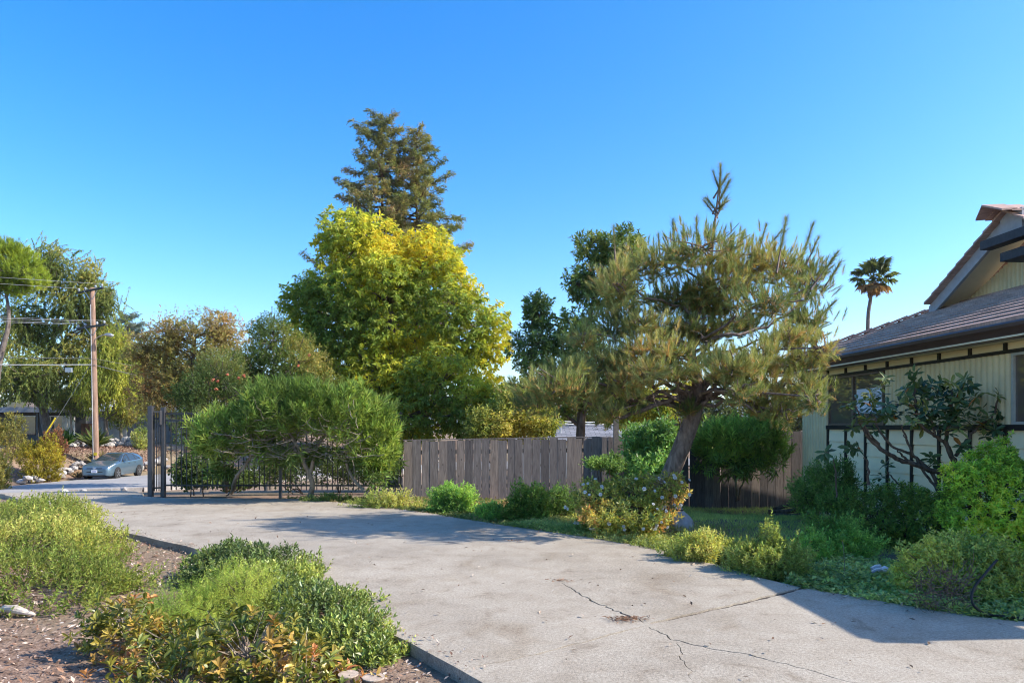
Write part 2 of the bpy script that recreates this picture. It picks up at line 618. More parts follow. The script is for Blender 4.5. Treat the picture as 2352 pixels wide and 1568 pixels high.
AW, AG = 6.95, 6.5           # wall face and gutter, local a
B0, B1 = hb(AW, 4.8), hb(AW, 14.25)
ZS = EYE                     # sill line sits at eye height
house = empty('house', (0, 0, 0), TH)
tag(house, 'single storey house with green ribbed walls and brown tiled roof', 'house')
M['siding_green'] = plain('siding_green', (0.72, 0.6, 0.35), 0.7, var=0.1, scale=3, bmp=0.05)
M['siding_cream'] = plain('siding_cream', (0.9, 0.79, 0.52), 0.7, var=0.06, scale=3, bmp=0.05, rand=0.03)
M['trim_black'] = plain('trim_black', (0.022, 0.02, 0.018), 0.5, var=0.2)
M['soffit'] = plain('soffit_cream', (0.8, 0.72, 0.5), 0.7, var=0.05)
M['gutter'] = plain('gutter_brown', (0.085, 0.05, 0.04), 0.35, var=0.1, spec=0.5)
M['barge'] = plain('barge_grey', (0.36, 0.35, 0.35), 0.65, var=0.12, scale=9)
M['beam_dark'] = plain('beam_dark', (0.04, 0.038, 0.04), 0.6, var=0.3, scale=12)
m, nt, b = new_mat('roof_tile')
v = coords(nt)
f1 = noise(nt, v, 2.2, 6); f2 = noise(nt, coords(nt, (1, 6, 1)), 7, 5)
c = ramp(nt, f1, [(0.3, (0.33, 0.2, 0.15)), (0.7, (0.52, 0.345, 0.27))])
c = mixc(nt, 1.0, c, ramp(nt, f2, [(0.3, (0.75,) * 3), (0.7, (1.2,) * 3)]), 'MULTIPLY')
nt.links.new(c, b.inputs['Base Color']); b.inputs['Roughness'].default_value = 0.75
bump(nt, b, f2, 0.3, 0.01)
M['roof_tile'] = m
m, nt, b = new_mat('window_glass')
b.inputs['Base Color'].default_value = (0.12, 0.09, 0.075, 1)
b.inputs['Roughness'].default_value = 0.02
b.inputs['Specular IOR Level'].default_value = 0.9
b.inputs['Coat Weight'].default_value = 0.6
M['glass'] = m


def hbox(name, mat, lo, hi, parent=None):
    return MB().box(lo, hi).build(name, mat, parent or house, local=True)


def ribbed(name, b0, b1, z0, z1, a=AW, pitch=0.1, amp=0.03, slope=None):
    """a sheet with rounded ribs, facing -a; slope cuts its top as a gable (apex b, half width, rise)"""
    n = int((b1 - b0) / pitch)
    bs, os_ = [], []
    for i in range(n):
        for t, o in ((0, 0), (0.16, -0.8), (0.34, -1), (0.58, -1), (0.76, -0.8), (0.92, 0)):
            bs.append(b0 + (i + t) * (b1 - b0) / n); os_.append(o * amp)
    bs.append(b1); os_.append(0)
    bs, os_ = np.array(bs), np.array(os_)
    if slope is None: zt = np.full(len(bs), z1)
    else:
        ap, hw, rise = slope
        zt = z0 + np.maximum(0.01, rise * (1 - np.abs(bs - ap) / hw))
    k = len(bs)
    vv = np.concatenate([np.c_[a + os_, bs, np.full(k, z0)], np.c_[a + os_, bs, zt]])
    i = np.arange(k - 1)
    return MB().add(vv, np.stack([i + 1, i, i + k, i + k + 1], -1)).build(name, M['siding_green'], house, local=True)


ZB = 1.5 + 0.136 * 6.95        # underside of the frieze beam
ZF = ZB + 0.045
ZC = 2.585                     # soffit
bays = [hb(AW, FPX * AW / (u - 1078)) for u in (1902, 1945, 1990, 2041, 2098, 2162, 2231, 2310)]
sp = (bays[0] - bays[-1]) / 7
bays = [bays[0] - sp * i for i in range(15)]
# core of the building so that no light leaks through
hbox('wall', M['siding_cream'], (AW + 0.03, B0, -0.3), (AW + 8.0, B1, ZC + 0.25))
w1a, w1b = hb(AW, FPX * AW / (2030 - 1078)), bays[0]
w2a, w2b = hb(AW, 7.0), hb(AW, FPX * AW / (2325 - 1078))
ribbed('ribbed_panel', bays[0] + 0.03, B1, -0.2, ZB)
ribbed('ribbed_panel', w2b + 0.03, w1a - 0.03, ZS + 0.03, ZB)
ribbed('ribbed_panel', B0, w2a - 0.03, ZS + 0.03, ZB)
hbox('sill_beam', M['trim_black'], (AW - 0.045, B0, ZS - 0.045), (AW + 0.02, bays[0] + 0.03, ZS + 0.03))
hbox('frieze_beam', M['trim_black'], (AW - 0.05, B0, ZB), (AW + 0.02, B1, ZF))
bt = None
for i, bb in enumerate(bays):
    if bb < B0: break
    if bt is None:
        bt = hbox('batten', M['trim_black'], (AW - 0.035, bb - 0.022, -0.2), (AW + 0.028, bb + 0.022, ZS - 0.047)); bme, b_first = bt.data, bb
        fb = hbox('frieze_batten', M['trim_black'], (AW - 0.035, bb - 0.022, ZF + 0.002), (AW + 0.028, bb + 0.022, ZC)); fme = fb.data
    else:
        shared('batten', bme, house, (0, bb - b_first, 0)); shared('frieze_batten', fme, house, (0, bb - b_first, 0))
    if i + 1 < len(bays) and bays[i + 1] > B0:
        hbox('frieze_panel', M['siding_cream'], (AW - 0.004, bays[i + 1] + 0.022, ZF + 0.004), (AW + 0.027, bb - 0.022, ZC))
        z = ZS - 0.047
        while z > -0.15:
            h = 0.235
            MB().add([(AW - 0.012, bb - 0.022, z - h + 0.006), (AW - 0.012, bays[i + 1] + 0.022, z - h + 0.006), (AW + 0.002, bays[i + 1] + 0.022, z), (AW + 0.002, bb - 0.022, z), (AW + 0.028, bb - 0.022, z - h + 0.006), (AW + 0.028, bays[i + 1] + 0.022, z - h + 0.006)],
                     [(0, 1, 2, 3), (0, 4, 5, 1)]).build('siding_board', M['siding_cream'], house, local=True)
            z -= h
hbox('frieze_panel', M['siding_cream'], (AW - 0.004, bays[0] + 0.022, ZF + 0.004), (AW + 0.027, B1, ZC))


def window(b0, b1, z0, z1, split, frame):
    w = empty('window', (0, 0, 0)); w.parent = house
    MB().box((AW + 0.002, b0, z0), (AW + 0.012, b1, z1)).build('pane', M['glass'], w, local=True)
    f = MB()
    for lo, hi in (((b0, z0), (b1, z0 + 0.035)), ((b0, z1 - 0.035), (b1, z1)), ((b0, z0 + 0.035), (b0 + 0.035, z1 - 0.035)), ((b1 - 0.035, z0 + 0.035), (b1, z1 - 0.035))):
        f.box((AW - 0.03, lo[0], lo[1]), (AW + 0.026, hi[0], hi[1]))
    if split: f.box((AW - 0.024, split - 0.025, z0 + 0.036), (AW + 0.024, split + 0.025, z1 - 0.036))
    f.build('window_frame', frame, w, local=True)


M['frame_brown'] = plain('frame_brown', (0.17, 0.12, 0.09), 0.5)
M['frame_grey'] = plain('frame_grey', (0.42, 0.42, 0.36), 0.5)
window(w1a, w1b - 0.022, ZS + 0.032, ZB - 0.002, w1a + (w1b - w1a) * 0.52, M['frame_brown'])
window(w2a, w2b, ZS + 0.032, ZB - 0.002, None, M['frame_grey'])
hbox('painted_pane_glare', plain('glare_white', (0.75, 0.77, 0.8), 0.8), (AW - 0.006, w1a + 0.04, 1.74), (AW + 0.001, w1a + (w1b - w1a) * 0.46, 2.17))  # white sheet before the glass, painting in the bright reflection of the pane

# soffit, gutter, lower roof
BE0, BE1 = hb(AG, 4.3), hb(AG, 14.9)
hbox('soffit', M['soffit'], (AG + 0.03, BE0 + 0.05, ZC + 0.002), (AW + 0.6, BE1, ZC + 0.022))
ZG = 1.5 + 0.197 * AG          # gutter lip
prof = [(0.0, 0.0), (0.115, -0.005), (0.135, -0.03), (0.135, -0.075), (0.108, -0.1), (0.075, -0.155), (0.062, -0.2), (0.02, -0.21), (0.0, -0.215)]
gp = np.array(prof)
gv = np.concatenate([np.c_[AG + 0.12 - gp[:, 0], np.full(len(gp), bb), ZG + gp[:, 1]] for bb in (BE0, BE1)])
k = len(gp)
MB().add(gv, [(i, i + 1, i + 1 + k, i + k) for i in range(k - 1)] + [(0, k, 2 * k - 1, k - 1)]).build('gutter', M['gutter'], house, local=True)
PITCH = 0.36
AGABLE = 10.0                  # gable wall, local a
GB_F = hb(9.5, 13.9)           # far foot of the gable
AP_B = hb(9.4, 11.85)          # ridge line, local b
hwid = GB_F - AP_B
Z_GB = 1.5 + 0.254 * AGABLE + 0.02
ncourse = 12
da = (AGABLE + 0.15 - (AG + 0.02)) / ncourse
for i in range(ncourse):
    a0 = AG + 0.02 + i * da; a1 = a0 + da + 0.05
    z0 = ZG + 0.02 + PITCH * (a0 - AG); z1 = ZG + 0.0 + PITCH * (a1 - AG)
    f = (a0 - AG) / (AGABLE - AG)
    be = BE1 + (GB_F - BE1) * f * 1.0 + 0.05
    be2 = BE1 + (GB_F - BE1) * min(1, (a1 - AG) / (AGABLE - AG)) + 0.05
    bs = BE0 + 0.06 + (a0 - AG) * 0.9
    n = 60
    bb = np.linspace(bs, be, n); jj = rng.normal(0, 0.004, n)
    bb1 = np.linspace(bs, be2, n)
    top0 = np.c_[a0 + jj, bb, np.full(n, z0 + 0.022)]; top1 = np.c_[np.full(n, a1), bb1, np.full(n, z1 + 0.004)]
    bot0 = np.c_[a0 + jj + 0.003, bb, np.full(n, z0 - 0.03)]; bot1 = np.c_[np.full(n, a1), bb1, np.full(n, z1 - 0.03)]
    v_ = np.concatenate([top0, top1, bot0, bot1]); q_ = []
    for j in range(n - 1):
        q_ += [(j + 1, j, j + n, j + n + 1), (j, j + 1, j + 1 + 2 * n, j + 2 * n)]
    q_ += [(n - 1, 3 * n - 1, 4 * n - 1, 2 * n - 1), (0, n, 3 * n, 2 * n)]
    MB().add(v_, q_).build('tile_course', M['roof_tile'], house, local=True)
# hip end plane and the hip cap
hipA = np.array([AG, BE1, ZG + 0.03]); hipB = np.array([AGABLE, GB_F + 0.05, ZG + 0.03 + PITCH * (AGABLE - AG)])
MB().add([hipA, hipB, (AGABLE + 6, GB_F + 0.05, hipB[2]), (AGABLE + 6, BE1, hipA[2])], [(0, 1, 2, 3)]).build('hip_end', M['roof_tile'], house, local=True)
for i in range(11):
    p = hipA + (hipB - hipA) * i / 11; q2 = hipA + (hipB - hipA) * (i + 1.12) / 11
    MB().bar(p + (0, 0, 0.02), q2 + (0, 0, 0.045), 0.2, 0.045).build('hip_tile', M['roof_tile'], house, local=True)
# gable wall, barge boards, upper roof
Z_AP = 1.5 + 3.62
rise = Z_AP - Z_GB
ribbed('gable_panel', AP_B - hwid + 0.1, GB_F - 0.1, Z_GB - 0.1, Z_AP, a=AGABLE, slope=(AP_B, hwid - 0.05, rise - 0.1))
for s in (1, -1):
    foot = np.array([0, AP_B + s * hwid, 3.86]); top = np.array([0, AP_B, Z_AP])
    dirn = nrm(top - foot); nn = np.array([0, -dirn[2] * s * -1, 0])
    for nm, a0, a1, lift, th in (('barge_board', 9.36, 9.42, 0.0, 0.24), ('rake_soffit', 9.42, AGABLE + 0.05, 0.06, 0.03)):
        MB().add([(a, *(p[1:] + np.array([0, dz]))) for p in (foot - dirn * 0.05, top) for a in (a0, a1) for dz in (lift - th / 2, lift + th / 2)],
                 [(0, 1, 5, 4), (2, 6, 7, 3), (1, 3, 7, 5), (0, 4, 6, 2), (0, 2, 3, 1), (4, 5, 7, 6)]).build(nm, M['barge'] if nm == 'barge_board' else M['soffit'], house, local=True)
    nsh = 9
    for i in range(nsh):
        p = foot + (top - foot) * i / nsh; q2 = foot + (top - foot) * (i + 1.06) / nsh
        lo, hi = 0.15, 0.14
        MB().add([(9.22, p[1], p[2] + lo + 0.02), (18, p[1], p[2] + lo + 0.02), (18, q2[1], q2[2] + hi), (9.22, q2[1], q2[2] + hi),
                  (9.22, p[1], p[2] + lo - 0.025), (18, p[1], p[2] + lo - 0.025), (18, q2[1], q2[2] + hi - 0.03), (9.22, q2[1], q2[2] + hi - 0.03)],
                 [(0, 1, 2, 3), (7, 6, 5, 4), (0, 4, 5, 1), (0, 3, 7, 4), (2, 6, 7, 3)]).build('tile_course', M['roof_tile'], house, local=True)
# ridge cap that pokes out past the barge boards
zr = Z_AP + 0.17
for s in (1, -1):
    for i in range(6):
        a0 = 8.85 + i * 0.3
        MB().add([(a0, AP_B, zr + 0.05), (a0 + 0.4, AP_B, zr + 0.075), (a0 + 0.4, AP_B + s * 0.3, zr - 0.08), (a0 + (0.12 if i == 0 else 0), AP_B + s * 0.3, zr - 0.105),
                  (a0, AP_B, zr + 0.02), (a0 + 0.4, AP_B, zr + 0.045), (a0 + 0.4, AP_B + s * 0.3, zr - 0.11), (a0 + (0.12 if i == 0 else 0), AP_B + s * 0.3, zr - 0.135)],
                 [(0, 1, 2, 3), (7, 6, 5, 4), (0, 3, 7, 4), (3, 2, 6, 7)]).build('ridge_tile', M['roof_tile'], house, local=True)
hbox('apex_block', M['barge'], (9.33, AP_B - 0.3, Z_AP - 0.33), (9.42, AP_B + 0.18, Z_AP + 0.1))
hbox('gable_beam', M['beam_dark'], (9.1, AP_B - 1.2, Z_AP - 0.47), (9.32, AP_B + 0.36, Z_AP - 0.32))
hbox('gable_beam', M['beam_dark'], (9.2, AP_B - 1.2, Z_AP - 0.76), (AGABLE, AP_B + 0.02, Z_AP - 0.61))

# ================================================================ wooden fence
m, nt, b = new_mat('fence_board')
v = coords(nt, (1, 1, 0.09))
oi = nt.nodes.new('ShaderNodeObjectInfo')
va = nt.nodes.new('ShaderNodeVectorMath'); va.operation = 'ADD'
cb = nt.nodes.new('ShaderNodeCombineXYZ')
ml = nt.nodes.new('ShaderNodeMath'); ml.operation = 'MULTIPLY'; ml.inputs[1].default_value = 40
nt.links.new(oi.outputs['Random'], ml.inputs[0]); nt.links.new(ml.outputs[0], cb.inputs[0]); nt.links.new(ml.outputs[0], cb.inputs[2])
nt.links.new(v, va.inputs[0]); nt.links.new(cb.outputs[0], va.inputs[1])
g1 = noise(nt, va.outputs[0], 26, 6, 0.65, 1.2)
c = ramp(nt, g1, [(0.28, (0.085, 0.075, 0.073)), (0.5, (0.165, 0.147, 0.14)), (0.72, (0.24, 0.215, 0.2))])
c = mixc(nt, 1.0, c, ramp(nt, oi.outputs['Random'], [(0, (0.58, 0.57, 0.58)), (0.5, (0.98, 0.95, 0.93)), (1, (1.32, 1.18, 1.04))]), 'MULTIPLY')
v2 = coords(nt, (3, 3, 1.3))
va2 = nt.nodes.new('ShaderNodeVectorMath'); va2.operation = 'ADD'
nt.links.new(v2, va2.inputs[0]); nt.links.new(cb.outputs[0], va2.inputs[1])
vo = N(nt, 'ShaderNodeTexVoronoi', Scale=2.3); nt.links.new(va2.outputs[0], vo.inputs['Vector'])
c = mixc(nt, ramp(nt, vo.outputs['Distance'], [(0.0, (0.9,) * 3), (0.07, (0.6,) * 3), (0.1, (0, 0, 0))]), c, (0.045, 0.035, 0.03))
nt.links.new(c, b.inputs['Base Color']); b.inputs['Roughness'].default_value = 0.88; b.inputs['Specular IOR Level'].default_value = 0.15
bump(nt, b, g1, 0.4, 0.006)
M['fence_board'] = m
M['fence_post'] = plain('fence_post', (0.24, 0.18, 0.135), 0.85, var=0.3, scale=14, bmp=0.3)

fx0, fx1 = -2.31, 6.75
fy = lambda x: np.interp(x, [fx0, fx1], [14.65, 15.75])
ftop = lambda x: np.interp(x, [fx0, 2.2, 4.2, fx1], [1.19, 1.26, 1.33, 1.42])
fence = empty('wooden_fence', (fx0, 14.7, 0))
tag(fence, 'weathered grey vertical board fence between the iron fence and the house', 'fence')
x = fx0; i = 0
while x < fx1 - 0.1:
    w = 0.181 + rng.uniform(-0.008, 0.006)
    gap = rng.uniform(0.002, 0.006) if x < 0.3 else rng.uniform(0.003, 0.011)
    tilt = rng.normal(0, 0.007)
    zt = ftop(x) + rng.normal(0, 0.012); zb = -0.1 - 0.3 * (x - fx0) / 8
    yy = fy(x) + rng.normal(0, 0.003)
    bd = MB().box((-w / 2, -0.01, 0), (w / 2, 0.01, zt - zb)).build('board', M['fence_board'], fence, local=True)
    bd.location = (x + w / 2 - fx0, yy - 14.7, zb); bd.rotation_euler = (0, tilt, 0.121 + rng.normal(0, 0.012))
    x += w + gap; i += 1
for k in range(3):   # the corner, boards returning away from the drive
    bd = MB().box((-0.01, -0.09, 0), (0.01, 0.09, 1.29)).build('board', M['fence_board'], fence, local=True)
    bd.location = (-0.012 - 0.02 * k, 0.11 + k * 0.19, -0.1)
for za in (0.95, 0.2):
    MB().bar((fx0 + 0.05, fy(fx0) + 0.06, za), (2.2, fy(2.2) + 0.06, za + 0.04), 0.04, 0.09).build('rail', M['fence_post'], fence)
    MB().bar((2.2, fy(2.2) + 0.06, za + 0.04), (fx1, fy(fx1) + 0.06, za + 0.12), 0.04, 0.09).build('rail', M['fence_post'], fence)
MB().bar((fx0 - 0.03, fy(fx0) + 0.01, 1.215), (2.2, fy(2.2) + 0.01, 1.285), 0.06, 0.022).build('cap_rail', M['fence_board'], fence)
for px_, h in ((-2.2, 1.15), (0.0, 1.2), (4.3, 1.3)):
    MB().bar((px_, fy(px_) + 0.09, -0.3), (px_, fy(px_) + 0.09, h), 0.09, 0.09, (0, 1, 0)).build('post', M['fence_post'], fence)
tp = P(1414, 1040, 15.0)
MB().bar((tp[0], 15.06, -0.3), (tp[0] + 0.02, 15.06, 1.67), 0.11, 0.1, (0, 1, 0)).build('post', M['fence_post'], fence)

# ================================================================ iron fence and its open gate
M['iron'] = plain('iron_black', (0.028, 0.028, 0.03), 0.42, var=0.25, spec=0.5)
M['iron_post'] = plain('iron_post', (0.05, 0.05, 0.056), 0.35, var=0.2, spec=0.6)
ix0, ix1 = -7.62, -2.4
iron = empty('iron_fence', (ix0, 15.0, 0))
tag(iron, 'black iron picket fence behind the leggy oleander bush', 'fence')
iy = lambda x: 15.0 - 0.1 * (x - ix0) / (ix1 - ix0)
pk = MB().bar((0, 0, 0.12), (0, 0, 1.84), 0.017, 0.017, (0, 1, 0)).build('picket', M['iron'], iron, local=True)
pk.location = (0.13, 0, 0)
x = ix0 + 0.245
while x < ix1:
    shared('picket', pk.data, iron, (x - ix0, iy(x) - 15.0, 0)); x += 0.115
for z in (1.79, 1.64, 0.22):
    MB().bar((ix0, iy(ix0), z), (ix1, iy(ix1), z), 0.03, 0.035).build('rail', M['iron'], iron)
for u in (375, 646, 885):
    xx = (u - CU) / FPX * 15.0
    MB().bar((xx, iy(xx), -0.3), (xx, iy(xx), 1.93 if u < 400 else 1.86), 0.085 if u < 400 else 0.06, 0.085 if u < 400 else 0.06, (0, 1, 0)).build('post', M['iron_post'], iron)
gate = empty('iron_gate', (-7.86, 14.9, 0))
tag(gate, 'narrow black iron gate folded open beside its tall post', 'gate')
MB().bar((-7.86, 14.85, -0.15), (-7.86, 14.85, 1.955), 0.09, 0.09, (0, 1, 0)).build('post', M['iron_post'], gate)
for i in range(4):
    MB().bar((-7.79 + i * 0.035, 14.87 + i * 0.03, 0.1), (-7.79 + i * 0.035, 14.87 + i * 0.03, 1.82), 0.016, 0.016, (0, 1, 0)).build('picket', M['iron'], gate)
for z in (1.83, 1.68, 0.17):
    MB().bar((-7.82, 14.88, z), (-7.66, 14.98, z), 0.03, 0.035).build('rail', M['iron'], gate)
MB().box((-7.665, 14.84, 1.55), (-7.655, 14.93, 1.86)).build('latch', M['iron_post'], gate)
# ================================================================ across the street: houses, walls, stones
M['wall_grey'] = plain('wall_grey', (0.34, 0.33, 0.32), 0.85, var=0.12, scale=2, rand=0.08)
M['wall_pale'] = plain('wall_pale', (0.6, 0.57, 0.5), 0.85, var=0.12, scale=2, rand=0.06)
M['wall_brown'] = plain('wall_brown', (0.2, 0.105, 0.065), 0.85, var=0.15, scale=2, rand=0.1)
M['wall_dark'] = plain('wall_dark', (0.09, 0.085, 0.08), 0.8, var=0.15, scale=2, rand=0.1)
M['roof_pale'] = plain('roof_pale', (0.55, 0.55, 0.54), 0.6, var=0.15, scale=2)
M['roof_grey'] = plain('roof_grey', (0.3, 0.3, 0.32), 0.7, var=0.2, scale=3)
M['white_paint'] = plain('white_paint', (0.72, 0.71, 0.67), 0.6, var=0.08)
M['steel'] = plain('galvanised_steel', (0.42, 0.43, 0.44), 0.4, 0.7, var=0.15)


def board_wall(parent, a, b, z0, z1, n, mat, name='panel'):
    a, b = np.array(a, float), np.array(b, float)
    t = (b - a) / n
    for i in range(n):
        p, q_ = a + t * (i + 0.03), a + t * (i + 0.97)
        off = 0.012 * (i % 2)
        MB().bar((p[0], p[1] + off, (z0 + z1) / 2), (q_[0], q_[1] + off, (z0 + z1) / 2), 0.06, z1 - z0).build(name, mat, parent)


# low dark house with a flat roof, far left
h1 = empty('flat_roof_house', (-37.5, 54, 0.2))
tag(h1, 'dark flat roofed house behind the bushes across the street', 'house')
zt = 3.0
MB().box((-43, 53.5, -0.6), (-33.4, 60, zt - 0.25)).build('wall', M['wall_dark'], h1)
MB().box((-44, 52.4, zt - 0.22), (-32.8, 61, zt)).build('roof', M['roof_pale'], h1)
MB().box((-44.05, 52.3, zt - 0.38), (-32.75, 52.38, zt + 0.02)).build('fascia', M['roof_grey'], h1)
MB().box((-39.2, 53.0, zt + 0.02), (-37.7, 54.6, zt + 0.42)).build('skylight', M['glass'], h1)
for xx in (-38.9, -36.4):
    w = MB().box((xx, 53.42, 0.9), (xx + 1.6, 53.49, 2.3)).build('window', M['glass'], h1)
    MB().box((xx - 0.06, 53.36, 2.3), (xx + 1.66, 53.5, 2.38)).build('window_frame', M['white_paint'], w, local=False)
for xx in (-40.0, -36.6, -34.0):
    MB().box((xx, 52.5, -0.6), (xx + 0.15, 52.65, zt - 0.38)).build('porch_post', M['wall_dark'], h1)
# pale board screen, brown fence and grey garden wall
s1 = empty('pale_board_screen', (-33, 52, 0.2)); tag(s1, 'pale grey upright board screen between the weeping trees', 'fence')
board_wall(s1, P(143, 1000, 52)[:2], P(172, 1000, 52)[:2], -0.3, 2.3, 7, M['wall_pale'], 'board')
s2 = empty('brown_board_fence', (-31, 52, 0.2)); tag(s2, 'brown board fence just behind the utility pole', 'fence')
board_wall(s2, P(186, 1000, 53)[:2], P(216, 1000, 53)[:2], -0.3, 1.75, 6, M['wall_brown'], 'board')
s3 = empty('grey_garden_wall', (-29, 52, 0.2)); tag(s3, 'grey panelled garden wall in dappled shade right of the pole', 'wall')
board_wall(s3, P(217, 1000, 52)[:2], P(292, 1000, 52)[:2], -0.3, 1.95, 5, M['wall_grey'], 'panel')
# second house beyond, with a low pale roof
h2 = empty('pale_roof_house', (-32, 60, 0.5)); tag(h2, 'house with a pale low pitched roof behind the grey garden wall', 'house')
MB().box((-35.5, 59, -0.5), (-27.5, 66, 3.0)).build('wall', M['wall_grey'], h2)
rv_ = [(-36.3, 58.2, 3.0), (-26.6, 58.2, 3.0), (-26.6, 62.5, 4.0), (-36.3, 62.5, 4.0), (-26.6, 67, 3.0), (-36.3, 67, 3.0)]
MB().add(rv_, [(0, 1, 2, 3), (3, 2, 4, 5)]).add([(-36.3, 58.2, 3.0), (-26.6, 58.2, 3.0), (-26.6, 58.2, 2.8), (-36.3, 58.2, 2.8)], [(0, 3, 2, 1)]).build('roof', M['roof_pale'], h2)
w = MB().box((-34.9, 58.92, 2.0), (-33.3, 58.99, 2.75)).build('window', M['white_paint'], h2)
w = MB().box((-29.6, 58.92, 1.2), (-28.0, 58.99, 2.4)).build('window', M['glass'], h2)
# third house seen through the gate pickets
h3 = empty('white_garage_house', (-27, 58, 0.3)); tag(h3, 'pale house with white garage door seen through the gate pickets', 'house')
MB().box((-28.2, 57.5, -0.8), (-21.5, 63, 1.9)).build('wall', M['wall_pale'], h3)
MB().box((-28.8, 56.9, 1.9), (-21.0, 63.5, 2.12)).build('roof', M['roof_grey'], h3)
gd = MB().box((-27.2, 57.42, -0.6), (-24.2, 57.49, 1.5)).build('garage_door', M['white_paint'], h3)
for k in range(4):
    MB().box((-27.1, 57.38, -0.5 + k * 0.5), (-24.3, 57.415, -0.06 + k * 0.5)).build('panel', M['white_paint'], gd)

# neighbour's roof beyond the board fence
m, nt, b = new_mat('shingle_grey')
v = coords(nt, world=True)
br = N(nt, 'ShaderNodeTexBrick', Scale=1.0)
br.inputs['Color1'].default_value = (0.3, 0.29, 0.3, 1); br.inputs['Color2'].default_value = (0.2, 0.2, 0.21, 1)
br.inputs['Mortar'].default_value = (0.1, 0.1, 0.11, 1); br.inputs['Brick Width'].default_value = 0.45
br.inputs['Row Height'].default_value = 0.2; br.inputs['Mortar Size'].default_value = 0.018
nt.links.new(v, br.inputs['Vector'])
nt.links.new(br.outputs['Color'], b.inputs['Base Color']); b.inputs['Roughness'].default_value = 0.85
M['shingle'] = m
h4 = empty('neighbour_house', (3.6, 32, -1.3)); tag(h4, 'low house with grey shingled roof peeping over the board fence', 'house')
e0, e1 = P(1235, 1012, 30), P(1460, 1012, 30)
rz0, rz1 = e0[2], P(0, 978, 33)[2]
rr = MB()
nrow = 12
for k in range(nrow):
    t0, t1 = k / nrow, (k + 1.04) / nrow
    y0, y1 = 30 + 3 * t0, 30 + 3 * t1
    za, zb = rz0 + (rz1 - rz0) * t0, rz0 + (rz1 - rz0) * t1
    MB().add([(e0[0] - 1, y0, za + 0.02), (e1[0] + 2, y0, za + 0.02), (e1[0] + 2, y1, zb), (e0[0] - 1, y1, zb), (e0[0] - 1, y0, za - 0.02), (e1[0] + 2, y0, za - 0.02)], [(0, 1, 2, 3), (4, 5, 1, 0)]).build('shingle_course', M['shingle'], h4)
MB().add([(e0[0] - 1, 33, rz1), (e1[0] + 2, 33, rz1), (e1[0] + 2, 36, rz0), (e0[0] - 1, 36, rz0)], [(0, 1, 2, 3)]).build('roof', M['shingle'], h4)
MB().box((e0[0] - 0.7, 30.4, -2), (e1[0] + 1.7, 35.6, rz0 - 0.02)).build('wall', M['wall_pale'], h4)
MB().bar((e0[0] - 1, 33, rz1 + 0.02), (e1[0] + 2, 33, rz1 + 0.02), 0.25, 0.05).build('ridge_cap', M['roof_grey'], h4)
mp_ = P(1287, 1000, 31.5)
mast = MB().tube([(mp_[0], 31.5, 1.0), (mp_[0], 31.5, 2.5)], 0.045, 8)
mast.build('service_mast', M['steel'], h4)

# stones
stone_meshes = []
M['stone'] = plain('stone_grey', (0.34, 0.315, 0.29), 0.9, var=0.45, scale=3, bmp=0.5, rand=0.22)
for k in range(6):
    ico_v, ico_f = [], []
    import bmesh
    bm = bmesh.new(); bmesh.ops.create_icosphere(bm, subdivisions=1, radius=0.5)
    for vv in bm.verts:
        vv.co *= rng.uniform(0.72, 1.15); vv.co.z *= 0.72; vv.co.x *= rng.uniform(1.0, 1.25)
    me = bpy.data.meshes.new('stone'); bm.to_mesh(me); bm.free(); me.materials.append(M['stone']); stone_meshes.append(me)


def stone_row(label, pts, n, size, rows=2, spread=0.5, name='rock_wall', single=False):
    pts = np.array(pts, float)
    base = empty(name, (pts[0][0], pts[0][1], hz(*pts[0][:2])))
    tag(base, label, 'rock wall')
    pp = resample(pts, n)
    for r in range(rows):
        for p in pp:
            s = size * rng.uniform(0.6, 1.25)
            x_, y_ = p + rng.normal(0, spread * 0.4, 2) + np.array([0, r * size * 0.45])
            z_ = hz(x_, y_) + s * 0.22 + r * size * 0.42
            shared('stone', stone_meshes[rng.integers(6)], base, (x_ - base.location.x, y_ - base.location.y, z_ - base.location.z), (rng.uniform(-.4, .4), rng.uniform(-.4, .4), rng.uniform(0, 6)), (s, s, s))
    return base


stone_row('dry stone wall of pale rocks on the bank above the parked car', [P(158, 0, 48)[:2], P(215, 0, 48.5)[:2], P(300, 0, 49)[:2], P(345, 0, 50)[:2]], 30, 0.46, 3)
stone_row('line of pale rocks edging the bank left of the parked car', [P(55, 0, 38)[:2], P(120, 0, 41)[:2], P(185, 0, 43.5)[:2]], 22, 0.42, 2)
stone_row('line of pale rocks edging the street beyond the car', [P(315, 0, 45.5)[:2], P(420, 0, 48.5)[:2], P(560, 0, 52)[:2], P(760, 0, 56)[:2], P(1000, 0, 59)[:2]], 44, 0.5, 2)
rk = stone_row('few loose pale rocks at the mouth of the driveway', [(-21.5, 29.2), (-19.2, 30.6), (-18.0, 31.2)], 4, 0.32, 1, 0.8, 'loose_rocks')

# ---------------------------------------------------------------- utility pole with wires
M['pole'] = bark_mat('pole_wood', (0.15, 0.095, 0.068), (0.36, 0.235, 0.17), 9, 0.08, 0.3)
M['wire'] = plain('wire', (0.16, 0.16, 0.16), 0.5)
M['wire_pale'] = plain('wire_pale', (0.5, 0.5, 0.48), 0.5)
M['insulator'] = plain('insulator', (0.3, 0.33, 0.36), 0.25)
M['yellow'] = plain('yellow_plastic', (0.75, 0.55, 0.03), 0.5)
pd = 44.0
pb = P(221, 1066, pd); pt = P(212, 661, pd)
pole = empty('utility_pole', (pb[0], pb[1], hz(pb[0], pb[1])))
tag(pole, 'tall brown wooden utility pole standing behind the parked car', 'utility pole')
path = np.linspace((pb[0], pb[1], hz(pb[0], pb[1]) - 0.3), pt, 9)
MB().tube(path, np.linspace(0.2, 0.145, 9), 12).build('shaft', M['pole'], pole, smooth=True)


